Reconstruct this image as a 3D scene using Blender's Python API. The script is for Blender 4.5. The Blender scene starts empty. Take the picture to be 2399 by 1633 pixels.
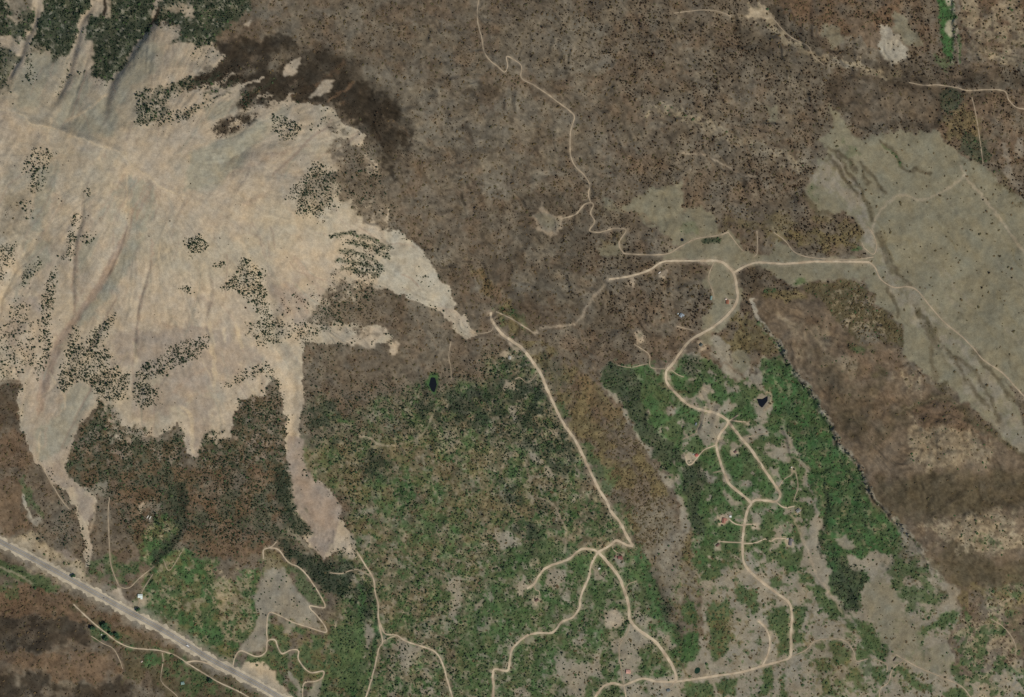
import bpy, bmesh, math
import numpy as np

# ------------------------------------------------------------------ camera, sky, sun, exposure
SC = bpy.context.scene
COL = SC.collection
S = 1.25                      # metres on the ground for one pixel of the 2399 x 1633 picture
CX, CY = 1199.5, 816.5
HCAM = 30000.0                # height of the camera above the datum
SUN_AZ, SUN_EL = 128.0, 52.0  # compass bearing the light comes from, and its height

cam = bpy.data.cameras.new('camera'); camo = bpy.data.objects.new('camera', cam); COL.objects.link(camo)
camo.location = (0, 0, HCAM); cam.sensor_width = 36.0; cam.lens = 36.0 * HCAM / (2399 * S)
cam.clip_start = 100.0; cam.clip_end = 90000.0
SC.camera = camo

wld = bpy.data.worlds.new('World'); SC.world = wld; wld.use_nodes = True
nt = wld.node_tree; bg = nt.nodes['Background']
sky = nt.nodes.new('ShaderNodeTexSky'); sky.sky_type = 'NISHITA'; sky.sun_disc = False
sky.sun_elevation = math.radians(SUN_EL); sky.sun_rotation = math.radians(SUN_AZ); sky.altitude = 2500
nt.links.new(sky.outputs[0], bg.inputs[0]); bg.inputs[1].default_value = 0.082
sun = bpy.data.lights.new('sun', 'SUN'); suno = bpy.data.objects.new('sun', sun); COL.objects.link(suno)
sun.energy = 3.2; sun.angle = math.radians(0.53); sun.color = (1.0, 0.955, 0.865)
az, el = math.radians(SUN_AZ), math.radians(SUN_EL)
suno.rotation_euler = (math.pi / 2 - el, 0, math.pi - az)
suno.location = (0, 0, 3000)
SC.cycles.use_denoising = False; SC.render.filter_size = 1.1
SC.view_settings.view_transform = 'Standard'; SC.view_settings.look = 'None'
SC.view_settings.exposure = 0.0; SC.view_settings.gamma = 1.0; SC.view_settings.use_curve_mapping = False
KL = 0.95                     # picture value of a white level surface under this light

# ------------------------------------------------------------------ small helpers
rng = np.random.RandomState(7)

def lin(r, g, b):
    c = np.array([r, g, b], float) / 255.0
    return np.where(c <= 0.04045, c / 12.92, ((c + 0.055) / 1.055) ** 2.4)

def alb(r, g, b):             # surface colour that shows as (r, g, b) when lit on the level
    return tuple(float(v) for v in np.clip(lin(r, g, b) / KL, 0, 0.85))

TILES = {'A1': (0, 0), 'A2': (800, 0), 'A3': (1599, 0), 'B1': (0, 544), 'B2': (800, 544), 'B3': (1599, 544),
         'C1': (0, 1089), 'C2': (800, 1089), 'C3': (1599, 1089)}
KT = 800.0 / 2324.0

def P(t, s):                  # traced points -> picture pixels
    a = np.array([[float(v) for v in q.split(',')] for q in s.split()])
    if t == 'S': return a
    if t == 'F': return a * (2399.0 / 2324.0)
    return a * KT + np.array(TILES[t], float)

def J(*parts):                # join traces from neighbouring map sheets
    return np.vstack([P(t, s) for t, s in parts])

_lat = {}
def vnoise(x, y, seed):
    if seed not in _lat: _lat[seed] = np.random.RandomState(seed).rand(256, 256).astype(np.float32)
    L = _lat[seed]
    xi = np.floor(x).astype(np.int32); yi = np.floor(y).astype(np.int32)
    fx = (x - xi).astype(np.float32); fy = (y - yi).astype(np.float32)
    fx = fx * fx * (3 - 2 * fx); fy = fy * fy * (3 - 2 * fy)
    x0 = xi & 255; x1 = (xi + 1) & 255; y0 = yi & 255; y1 = (yi + 1) & 255
    return (L[y0, x0] * (1 - fx) + L[y0, x1] * fx) * (1 - fy) + (L[y1, x0] * (1 - fx) + L[y1, x1] * fx) * fy

def fbm(x, y, scale, octv=4, seed=1, gain=0.55):
    t = 0; a = 1.0; n = 0; f = 1.0 / scale
    for o in range(octv):
        c, s_ = math.cos(o * 1.1 + seed), math.sin(o * 1.1 + seed)
        t = t + a * (vnoise((x * c - y * s_) * f + 17.3 * o + seed * 3.7, (x * s_ + y * c) * f + 9.1 * o, seed + o * 31) - 0.5)
        n += a * a; a *= gain; f *= 2.03
    return (t / (0.24 * math.sqrt(n))).astype(np.float32)      # about unit variance

def uni(n): return 1.0 / (1.0 + np.exp(-1.702 * n))             # unit normal -> 0..1
def sstep(a, b, v):
    t = np.clip((v - a) / (b - a), 0, 1); return t * t * (3 - 2 * t)

def smooth_line(p, step=3.0):
    p = np.asarray(p, float); q = np.vstack([2 * p[0] - p[1], p, 2 * p[-1] - p[-2]]); out = []
    for i in range(1, len(q) - 2):
        a, b, c, d = q[i - 1], q[i], q[i + 1], q[i + 2]
        n = max(2, int(np.hypot(*(c - b)) / step))
        for k in range(n):
            t = k / n
            cr = 0.5 * ((2 * b) + (-a + c) * t + (2 * a - 5 * b + 4 * c - d) * t * t + (-a + 3 * b - 3 * c + d) * t ** 3)
            out.append(cr)
    out.append(p[-1]); return np.array(out)

# ------------------------------------------------------------------ terrain: heights
STEP = 2.4
GNX = np.arange(-130, 2532, STEP); GNY = np.arange(-100, 1736, STEP)
NX, NY = np.meshgrid(GNX, GNY); NX = NX.astype(np.float32); NY = NY.astype(np.float32)
NR, NC = NX.shape
CTRL = """0,250,395 110,300,405 280,362,425 400,440,415 560,480,395 720,500,360 840,560,300 900,620,262 1000,720,215
0,60,300 100,20,270 210,60,270 300,40,262 380,20,268 500,120,290 640,80,262 760,180,262 620,260,330 470,310,385 800,60,245
0,480,335 60,800,235 170,720,265 60,980,175 120,1120,128 250,620,350 350,780,285 470,760,300 480,980,200 320,1000,195 650,860,225 660,1050,170
700,1180,135 740,1290,105 560,1200,125 400,1200,120 250,1250,95 100,1260,75 0,1230,72 200,1380,58 420,1510,52 620,1620,46 120,1450,78 150,1560,90 0,1500,95
850,350,290 900,200,245 950,450,255 1000,100,228 1000,300,228 1150,150,215 1150,350,208 1250,100,200 1300,250,190 1150,500,195 1100,620,190 1350,400,172
1400,120,188 1600,80,180 1750,30,172 1950,150,148 2150,200,128 2390,230,118 2300,60,150 2100,60,152 1650,250,165 1600,400,150 1800,350,135 1550,550,138 1700,610,122
1400,620,148 1300,800,150 1500,780,132 1600,850,112 1950,330,120 2100,450,106 2300,420,104 2000,600,104 2200,800,86 2380,950,72 2100,700,98
1830,700,132 1950,870,138 2030,1000,134 2110,1120,126 2200,1290,112 1800,800,118 2150,950,104 2300,1150,92 2390,1300,82 2250,1400,84
1850,920,92 1900,1050,90 1700,1000,92 1950,1200,80 1700,1200,78 2050,1350,68 1800,1400,62 1650,1550,55 2000,1550,52 2350,1550,56
1150,850,158 1100,1000,150 1250,1050,135 1350,1000,120 1450,1250,92 1500,1400,72 1350,1400,82 1200,1250,112 1000,1150,138 900,1050,150 900,1300,112 1000,1450,84 1150,1550,68 850,1550,66 700,1500,72 780,1420,80"""
cp = np.array([[float(v) for v in q.split(',')] for q in CTRL.split()])
def _tps(r2): return 0.5 * r2 * np.log(np.maximum(r2, 1e-9))
xy = cp[:, :2] / 1000.0; n_ = len(xy)
K_ = _tps(((xy[:, None] - xy[None]) ** 2).sum(-1)) + np.eye(n_) * 2e-3
A_ = np.zeros((n_ + 3, n_ + 3)); A_[:n_, :n_] = K_; A_[:n_, n_:] = np.c_[np.ones(n_), xy]; A_[n_:, :n_] = A_[:n_, n_:].T
wt = np.linalg.solve(A_, np.r_[cp[:, 2], 0, 0, 0])
def base_h(px, py):           # coarse evaluation, then enlarged
    gx = np.arange(-140, 2551, 12.0); gy = np.arange(-110, 1751, 12.0)
    mx, my = np.meshgrid(gx / 1000, gy / 1000)
    z = wt[n_] + wt[n_ + 1] * mx + wt[n_ + 2] * my
    for i in range(n_): z = z + wt[i] * _tps((mx - xy[i, 0]) ** 2 + (my - xy[i, 1]) ** 2)
    fx = (px + 140) / 12.0; fy = (py + 110) / 12.0
    ix = np.clip(fx.astype(int), 0, len(gx) - 2); iy = np.clip(fy.astype(int), 0, len(gy) - 2)
    fx = fx - ix; fy = fy - iy
    return (z[iy, ix] * (1 - fx) + z[iy, ix + 1] * fx) * (1 - fy) + (z[iy + 1, ix] * (1 - fx) + z[iy + 1, ix + 1] * fx) * fy
Z = base_h(NX, NY).astype(np.float32) - 150.0
Z += 6.0 * fbm(NX, NY, 190, 4, 3, 0.5) + 1.3 * fbm(NX, NY, 42, 3, 5, 0.5) + 0.28 * fbm(NX, NY, 12, 2, 8)

def box(p, pad):
    x0, y0 = p.min(0) - pad; x1, y1 = p.max(0) + pad
    return (slice(int(np.clip((y0 + 100) / STEP, 0, NR)), int(np.clip((y1 + 100) / STEP + 2, 0, NR))),
            slice(int(np.clip((x0 + 130) / STEP, 0, NC)), int(np.clip((x1 + 130) / STEP + 2, 0, NC))))

def inside(p, x, y):
    r = np.zeros(x.shape, bool); n = len(p); j = n - 1
    for i in range(n):
        xi, yi = p[i]; xj, yj = p[j]
        c = (yi > y) != (yj > y)
        if yi != yj: r ^= c & (x < (xj - xi) * (y - yi) / (yj - yi) + xi)
        j = i
    return r

def linedist(p, x, y):        # distance to a polyline, side of it (+ = left of travel in the picture), and run along it 0..1
    d = np.full(x.shape, 1e9, np.float32); sd = np.zeros(x.shape, np.float32); run = np.zeros(x.shape, np.float32)
    L = np.r_[0, np.cumsum(np.hypot(*np.diff(p, axis=0).T))]
    for i in range(len(p) - 1):
        a, b = p[i], p[i + 1]; v = b - a; l2 = float(v @ v) + 1e-9
        t = np.clip(((x - a[0]) * v[0] + (y - a[1]) * v[1]) / l2, 0, 1)
        ex = x - a[0] - t * v[0]; ey = y - a[1] - t * v[1]; e = np.hypot(ex, ey)
        m = e < d
        d[m] = e[m]; sd[m] = np.sign(v[0] * ey - v[1] * ex)[m]; run[m] = ((L[i] + t * math.sqrt(l2)) / L[-1])[m]
    return d, sd, run

def carve(p, width, depth, pw=2.0):
    b = box(p, width * 3); d, _, r = linedist(p, NX[b], NY[b])
    Z[b] -= depth * np.exp(-(d / width) ** pw) * np.clip(np.minimum(r, 1 - r) * 8, 0.15, 1)

# gullies and spurs of the bare mountain
GULLIES = [(J(('A1', '660,20 600,100 560,170 540,280 510,400 480,520 440,620 380,740')), 9, 9),
           (P('A1', '270,0 240,190 190,280 160,400 110,480 70,600'), 8, 8),
           (P('A1', '1075,40 1030,170 920,330 860,430 780,560 740,700 720,880'), 12, 12),
           (J(('A1', '880,1330 900,1450 870,1560'), ('B1', '870,20 780,200 700,330 600,470 510,590 430,700 380,800 320,930 280,1080 260,1250')), 16, 6),
           (J(('A1', '590,1330 580,1450 560,1560'), ('B1', '530,60 515,200 505,380 510,560')), 7, 6),
           (P('B1', '220,80 150,200 60,350 0,480'), 16, 6),
           (P('B1', '1040,220 1000,340 960,480 930,640 920,800 910,900'), 5, 4),
           (P('B1', '1420,200 1440,400 1400,620 1440,760 1455,960'), 6, 4),
           (P('B1', '1760,200 1850,460 1880,740 1960,900 1990,1100 1990,1300 2000,1560'), 15, 9),
           (P('B1', '1930,330 2000,420 2080,500'), 6, 3), (P('B1', '2010,180 2100,290 2180,390'), 6, 3),
           (P('A1', '1500,1020 1640,960 1790,820'), 12, -5), (P('A1', '1480,1160 1640,1060 1800,980 1990,960'), 18, 6),
           (P('A1', '0,740 150,790 230,850 340,870 540,940 720,1000 850,1050 900,1130 1030,1210 1100,1280 1280,1330'), 9, -6),
           (J(('C1', '2000,60 2050,180 2130,340 2200,480')), 22, -4),
           (P('A3', '560,60 640,170 760,280 880,370 1000,440 1200,470 1400,520 1560,570'), 10, 5),
           (P('A3', '1180,1050 1240,1180 1300,1260 1360,1300'), 6, 3), (P('A3', '1370,980 1460,1080 1540,1160'), 5, 2.5),
           (P('B3', '1280,0 1350,120 1440,280 1500,400 1600,540 1720,740 1900,880 2050,1020 2150,1250 2250,1440'), 12, 5),
           (P('C3', '960,100 980,250 960,420 930,520 960,640 1060,760 1180,1000 1300,1180 1430,1300'), 10, 7),
           (P('C2', '130,900 160,1050 180,1200 130,1400'), 16, 5), (P('C2', '2080,700 2180,920 2280,1120 2324,1300'), 12, 7),
           (P('C2', '890,620 920,760 900,900 890,1050 930,1250 980,1450'), 10, 5),
           (P('C1', '1200,140 1230,300 1240,420 1120,560 1020,680 960,860'), 10, 7)]
for p, w, d in GULLIES: carve(smooth_line(p, 8), w, d)
# ridged debris relief on the scree: fine down-slope ribs
Z += 0.5 * fbm(NX * 0.45 + NY * 0.25, NY * 0.12, 7, 2, 12) * sstep(900, 700, NX) * sstep(1000, 850, NY)
# lobes pressed up on the debris tongue
tb = box(P('C1', '1950,60 2320,560'), 0)
tx, ty = NX[tb] - 664, NY[tb] - 1242
Z[tb] += 0.42 * np.sin(np.hypot(tx, ty * 1.15) / 1.3 + 1.6 * fbm(NX[tb], NY[tb], 34, 3, 14)) * (0.5 + 0.5 * uni(fbm(NX[tb], NY[tb], 22, 2, 15)))

# drainage running south-east through the burned country, rounded hills in the east
u_, v_ = (NX + NY) * .7071, (NX - NY) * .7071
wv = v_ + 16 * fbm(NX, NY, 90, 3, 30)
plat = sstep(820, 980, NX + .25 * NY) * sstep(1050, 850, NY - .25 * NX + 250)
fanp = J(('A3', '940,650 1140,840 1210,930 1400,870 1720,870 1920,1060 2110,1160 2500,1350'), ('B3', '2500,1600 2200,1430 1990,1240 1840,1090 1620,970 1500,800 1500,620 1300,450 1230,340 860,340 640,320 420,430 380,560 200,720 60,720 140,330 0,220 -220,200 -220,100 -60,-60'), ('A3', '700,1500 820,1300 900,1000'))
fm = inside(fanp, NX, NY).astype(np.float32)
for _ in range(24): fm[1:-1, 1:-1] = (fm[:-2, 1:-1] + fm[2:, 1:-1] + fm[1:-1, :-2] + fm[1:-1, 2:]) / 4
plat *= 1 - .92 * fm
Z += plat * (-5.5 * np.abs(fbm(u_ * .30, wv, 46, 3, 31, .5)) - 2.2 * np.abs(fbm(u_ * .4, wv, 17, 2, 32, .5)))
low = sstep(850, 1000, NY) * sstep(560, 700, NX); Z += low * (1 - sstep(1550, 1650, NX)) * (-2.4 * np.abs(fbm(NX, NY * .5, 40, 3, 33)))
for hx, hy, hr, hh in ((2218, 1035, 92, 32), (2310, 1250, 88, 30), (2060, 1010, 60, 7), (2230, 1490, 60, 8), (1760, 760, 60, 5), (60, 1560, 90, 14), (150, 1590, 60, 6), (1420, 130, 80, 9), (1180, 420, 90, 8), (1000, 230, 80, 7), (1700, 200, 90, 8)):
    Z += hh * np.exp(-((NX - hx) ** 2 + (NY - hy) ** 2) / hr ** 2) * (1 + .12 * fbm(NX, NY, 30, 3, 34))
# rocky scarp edges: the ground drops on the left-hand (western) side
CLIFF = J(('B3', '520,575 600,690 690,790 740,900 790,960 840,1030 900,1100 950,1190 990,1250 1030,1330 1060,1400 1100,1470 1160,1520 1210,1575'),
          ('C3', '1250,90 1300,200 1360,280 1420,340 1480,400 1560,490 1640,580 1700,680 1780,790'))
CLIFF2 = P('A3', '1848,-120 1850,0 1855,110 1860,200 1858,300 1845,430')
for p, up, dn, wu, wd in ((smooth_line(CLIFF, 6), 6, 6, 70, 34), (smooth_line(CLIFF2, 6), 4, 5, 40, 25)):
    b = box(p, 150); d, s_, r = linedist(p, NX[b] + 3 * fbm(NX[b], NY[b], 14, 3, 21), NY[b] + 3 * fbm(NX[b], NY[b], 14, 3, 22))
    tap = np.clip(np.minimum(r / 0.12, (1 - r) / 0.25), 0, 1)
    # travelling down the picture the western side has s_ > 0: a broken rocky slope, steep in places
    steep = 7 + 7 * uni(fbm(NX[b], NY[b], 40, 2, 23))
    Z[b] += tap * np.where(s_ < 0, up * np.exp(-d / wu), up - (up + dn) * sstep(0, 1, d / steep) + dn * (1 - np.exp(-np.maximum(d - steep, 0) / wd)))

def hz(x, y):                 # ground height at world x, y
    fx = (np.asarray(x) / S + CX + 130) / STEP; fy = (CY - np.asarray(y) / S + 100) / STEP
    ix = np.clip(np.floor(fx).astype(int), 0, NC - 2); iy = np.clip(np.floor(fy).astype(int), 0, NR - 2)
    fx = np.clip(fx - ix, 0, 1); fy = np.clip(fy - iy, 0, 1)
    return (Z[iy, ix] * (1 - fx) + Z[iy, ix + 1] * fx) * (1 - fy) + (Z[iy + 1, ix] * (1 - fx) + Z[iy + 1, ix + 1] * fx) * fy

def ground(px, py):           # where the line of sight of a picture pixel meets the ground
    px = np.asarray(px, float); py = np.asarray(py, float); z = np.zeros_like(px)
    for _ in range(4):
        x = (px - CX) * S * (1 - z / HCAM); y = (CY - py) * S * (1 - z / HCAM); z = hz(x, y)
    return x, y, z

# ------------------------------------------------------------------ things traced from the picture
ROADS = [  # name, width in px, points
 ('dirt_road', 4.4, P('A2', '948,-60 925,60 930,160 955,260 970,350 1010,410 1060,450 1110,490 1130,450 1125,385 1180,410 1225,450 1225,530 1310,580 1400,640 1480,700 1560,760 1585,800 1562,880 1555,960 1560,1060 1590,1130 1650,1190 1690,1260 1680,1320 1695,1380'), .2),
 ('dirt_road', 4.6, J(('A2', '1490,1490 1590,1460 1650,1395 1700,1380 1714,1400 1695,1450 1722,1510 1690,1570 1760,1580 1850,1555 1935,1565'), ('B2', '1890,70 1910,130 1960,148 2200,150 2315,92'), ('B3', '90,45 240,22 310,0')), .15),
 ('dirt_road', 7.5, J(('B2', '1015,545 1025,600 1090,690 1160,740 1230,790 1300,880 1360,970 1400,1070 1450,1180 1510,1300 1580,1400 1640,1510 1670,1578'), ('C2', '1740,140 1810,260 1830,310 1900,400 1950,500 1985,552')), 0),
 ('dirt_road', 7.0, P('C2', '1985,552 1940,545 1875,515 1830,545 1750,590 1720,580 1650,570 1600,595 1540,645 1440,680 1380,710 1340,760 1310,810 1262,842'), 0),
 ('dirt_road', 6.2, P('C2', '1745,592 1700,680 1685,760 1650,840 1625,910 1620,970 1575,1035 1500,1070 1460,1120 1420,1145 1330,1145 1250,1170 1165,1250 1145,1330 1130,1400 1045,1390 1030,1430 1035,1510 1028,1640'), 0),
 ('dirt_road', 8.2, P('C2', '1745,590 1800,650 1880,750 1930,870 1955,960 1962,1050 2020,1120 2130,1200 2210,1300 2268,1400 2276,1460 2268,1476'), 0),
 ('dirt_road', 6.6, J(('C2', '1690,1640 1720,1590 1780,1510 1850,1485 1920,1500 2000,1470 2060,1455 2150,1475 2270,1475'), ('C3', '10,1468 200,1440 400,1410 540,1370 700,1325 738,1300')), 0),
 ('dirt_road', 7.3, J(('C3', '738,1300 738,1150 745,1030 725,940 650,880 520,780 430,690 410,610 410,500 425,380 445,300 465,258 400,200 320,130 285,60'), ('B3', '262,1575 230,1450 260,1370 310,1290 230,1235 150,1215 60,1185'), ('B2', '2318,1138 2270,1090 2215,1020 2210,950 2250,900'), ('B3', '2,795 60,730 200,650 310,560 370,470 370,380 345,280 290,215 230,195 120,194')), 0),
 ('dirt_road', 5.5, J(('B3', '120,194 10,195'), ('B2', '2190,200 2100,255 2000,290 1900,310 1820,320')), .1),
 ('dirt_track', 3.0, P('B2', '1820,320 1780,370 1720,440 1680,490 1640,570 1580,630'), .55),
 ('dirt_road', 7.6, J(('B3', '310,1290 400,1400 480,1500'), ('C3', '535,0 610,110 658,180 662,220 630,250 560,242 500,240 465,258')), 0),
 ('dirt_road', 5.2, P('C3', '540,1370 580,1290 595,1200 570,1120 515,1062'), 0),
 ('dirt_road', 6.2, P('B3', '345,275 490,210 700,215 900,200 1100,200 1270,205'), .1),
 ('dirt_road', 4.6, J(('B3', '1270,205 1310,240 1350,320 1440,375 1530,370 1600,400 1690,510 1790,620 1900,710 1980,790 2050,870 2180,960 2290,1080 2400,1190')), .35),
 ('dirt_track', 3.2, P('B3', '620,0 700,60 770,140 900,175 1150,185 1300,170'), .35),
 ('dirt_track', 3.0, P('B3', '1220,70 1240,110 1300,150 1320,90 1300,20 1260,-40'), .35),
 ('dirt_track', 3.4, P('B3', '505,-10 510,60 508,140 490,165'), .2),
 ('dirt_track', 2.6, P('B3', '310,0 370,80 412,130'), .4),
 ('dirt_track', 3.2, P('B3', '215,200 175,310 205,400 215,450'), .25),
 ('dirt_track', 3.4, J(('A3', '1290,1580 1320,1480 1400,1380 1500,1330 1620,1360 1760,1310 1870,1240 1915,1200 1900,1130')), .7),
 ('dirt_track', 3.4, J(('A3', '1915,1200 2000,1290 2090,1400 2220,1570'), ('B3', '2260,50 2330,140 2420,260')), .6),
 ('dirt_track', 3.6, P('A3', '1540,560 1640,580 1740,578 1860,595 1940,615 2080,610 2190,620 2220,680 2270,730 2335,745 2440,790'), .25),
 ('dirt_track', 2.6, P('A3', '1970,660 2000,800 2025,960 2045,1110'), .4),
 ('dirt_track', 2.6, P('A3', '520,20 620,130 680,200 750,260 850,310 890,380 960,440'), .35),
 ('dirt_track', 2.6, P('A3', '-60,90 100,70 200,70 270,85 330,110'), .35),
 ('dirt_track', 2.4, P('A3', '0,1045 100,1050 190,1075 280,1120 380,1180 500,1200'), .5),
 ('dirt_track', 4.6, P('B2', '1050,540 1140,580 1240,640 1312,688'), .25),
 ('dirt_track', 2.6, P('B2', '905,692 1000,680 1030,650 1025,600'), .3),
 ('dirt_track', 2.6, P('B2', '745,745 730,840 745,930 745,1000'), .35),
 ('dirt_track', 2.8, P('B2', '1580,630 1430,640 1360,655'), .6),
 ('dirt_track', 2.6, P('B2', '1880,905 1960,920 2040,905 2085,895'), .35),
 ('driveway', 3.0, P('B2', '1990,760 2090,830 2098,900 2120,925 2218,930'), .2),
 ('driveway', 2.8, P('B2', '2240,935 2290,970 2330,985'), .2),
 ('dirt_track', 2.2, P('B2', '1180,1000 1215,990 1255,1020 1290,1010 1325,970'), .3),
 ('dirt_track', 2.2, P('B2', '120,1385 200,1405 270,1450 420,1440 520,1395 590,1320 615,1240'), .55),
 ('driveway', 3.6, P('B3', '310,1290 345,1265 378,1245'), 0), ('driveway', 3.6, P('B3', '330,1280 385,1288 430,1290'), .1),
 ('driveway', 3.4, P('B3', '230,1447 150,1480 120,1510 60,1580 30,1570 20,1520'), .1), ('driveway', 2.6, P('B3', '150,1215 105,1330 80,1370 0,1410'), .2),
 ('driveway', 3.0, P('B3', '420,1400 500,1380 580,1370'), .3),
 ('driveway', 3.4, P('C3', '415,412 370,405 340,390 312,365'), .1), ('driveway', 3.2, P('C3', '415,410 450,405 495,404'), .1),
 ('driveway', 3.2, P('C3', '410,530 300,525 245,520'), .1), ('driveway', 3.6, P('C3', '410,537 500,530 560,505 600,520 640,500 720,505'), 0),
 ('driveway', 3.4, P('C3', '640,255 690,290 762,283'), .1), ('driveway', 2.8, P('C3', '655,150 690,100 742,65 738,25'), .2), ('driveway', 2.6, P('C3', '770,50 785,150 755,250'), .25),
 ('driveway', 2.8, P('C3', '268,42 235,47 208,52'), .15), ('driveway', 2.8, P('B3', '-40,640 20,655 75,668'), .15), ('driveway', 2.4, P('B3', '300,455 335,458 368,465'), .15),
 ('dirt_track', 3.4, P('C3', '740,1305 840,1260 900,1200 1000,1185 1100,1195 1160,1260 1185,1335 1260,1320'), .3),
 ('dirt_track', 2.8, P('C3', '1300,1320 1345,1335 1390,1362 1390,1410'), .3),
 ('dirt_track', 4.2, P('C3', '1450,1290 1600,1375 1800,1460 1900,1510 1960,1580 2010,1650'), .3),
 ('dirt_track', 3.8, P('C3', '1505,1328 1430,1390 1400,1480 1345,1530 1340,1640'), .3),
 ('dirt_track', 3.2, P('C3', '745,340 800,480 860,600 920,760 1010,880 1080,1010'), .45),
 ('dirt_track', 3.0, P('C3', '2100,1050 2180,1100 2240,1170 2268,1240 2265,1290'), .35),
 ('dirt_track', 3.0, P('C2', '1960,1080 1945,1140 1895,1220 1890,1300 1905,1400 1920,1500'), .25),
 ('driveway', 2.6, P('C2', '1845,545 1850,575 1885,605'), .2), ('driveway', 2.4, P('C2', '1312,815 1320,850 1345,860 1350,895'), .2),
 ('driveway', 2.6, P('C2', '1700,695 1735,720 1755,705'), .2), ('driveway', 2.2, P('C2', '1935,870 1950,815 2010,790'), .4),
 ('driveway', 2.4, P('C2', '2190,1478 2205,1510 2250,1505 2262,1480'), .2), ('dirt_track', 3.4, P('C2', '1920,1500 1930,1540 1945,1640'), .1),
 ('dirt_road', 4.6, P('C2', '105,590 160,680 215,770 230,870 250,950 250,1030 270,1100 300,1150 375,1160 450,1205 560,1240 640,1275 690,1360 715,1450 740,1530 772,1640'), 0),
 ('dirt_road', 4.4, P('C2', '250,1030 265,1130 280,1205 255,1250 235,1340 215,1420 190,1510 145,1640'), 0),
 ('dirt_track', 3.0, P('C2', '280,1205 320,1180 375,1160'), .1), ('dirt_track', 3.4, P('C2', '-80,735 0,740 100,712 195,752'), .2),
 ('dirt_track', 2.6, P('C2', '1340,220 1440,270 1490,360 1530,450 1520,600'), .5),
 ('dirt_road', 4.0, P('C1', '1585,1365 1600,1310 1640,1265 1750,1305 1810,1270 1820,1200 1870,1190 1890,1240 1920,1285 1980,1260 2030,1265 2030,1320 2070,1380 2120,1415 2200,1405 2192,1450 2140,1475 2080,1480 2060,1520 2060,1640'), 0),
 ('dirt_road', 3.6, P('C1', '1820,1200 1815,1130 1830,1010 1900,1025 1990,1070 2100,1105 2215,1140 2212,1100 2160,1030 2105,962 2210,970 2180,890 2130,810 2080,740 2030,695 1960,660 1890,575 1800,575 1792,640'), 0),
 ('dirt_track', 3.2, P('C1', '1800,575 1850,555 1882,525'), .1),
 ('dirt_track', 3.4, P('C1', '745,220 735,330 740,440 745,560 755,680 790,780 820,830 880,835 950,770 1050,690'), .25),
 ('driveway', 3.6, P('C1', '1040,745 985,830 960,880 940,960 905,990'), .2), ('dirt_track', 2.4, P('C1', '1110,640 1155,715 1250,570'), .3),
 ('dirt_track', 3.6, P('C1', '500,950 640,1080 730,1150 800,1205 900,1245 1060,1260 1130,1275 1200,1300 1260,1340 1380,1415 1500,1485 1640,1550 1780,1640'), .1),
 ('dirt_track', 4.2, P('C1', '1260,1345 1340,1335 1420,1355 1470,1385 1515,1398'), 0),
 ('dirt_track', 2.8, P('C1', '-60,680 0,700 120,750 220,810'), .45), ('dirt_track', 2.6, P('C1', '620,1165 700,1215 770,1250 810,1320 835,1390'), .4),
 ('dirt_track', 2.8, P('C1', '1105,1280 1110,1340 1095,1440 1110,1490 1200,1570 1240,1640'), .35),
 ('dirt_track', 3.4, P('C1', '270,-20 350,125 420,240 470,300'), .3), ('dirt_track', 3.2, P('C1', '350,125 480,105 560,180 640,250 640,380 600,480 620,640'), .45),
]
HIGHWAY = P('C1', '-400,310 -200,418 0,522 200,626 420,746 640,868 850,985 1050,1092 1270,1222 1450,1332 1640,1432 1800,1520 1900,1580 2080,1680 2300,1800')
PONDS = [(P('B2', '606,984 640,985 653,1035 636,1095 612,1085 592,1040'), 'dark pond ringed by bright green grass in the burned woodland'),
         (P('B3', '503,1130 545,1132 588,1106 586,1150 545,1202 520,1180'), 'dark three-cornered pond beside the vivid green strip'),
         (P('C3', '80,1412 90,1385 112,1380 130,1392 125,1420 104,1434 86,1430'), 'small round green pond by the bottom road'),
         (P('C3', '1428,1332 1455,1302 1470,1314 1446,1352'), 'small dark oblong pond where two tracks meet'),
         (P('S', '1594,557 1600,556 1604,561 1602,566 1596,567 1592,562'), 'tiny dark pond on the grassy clearing north of the road')]

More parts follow.
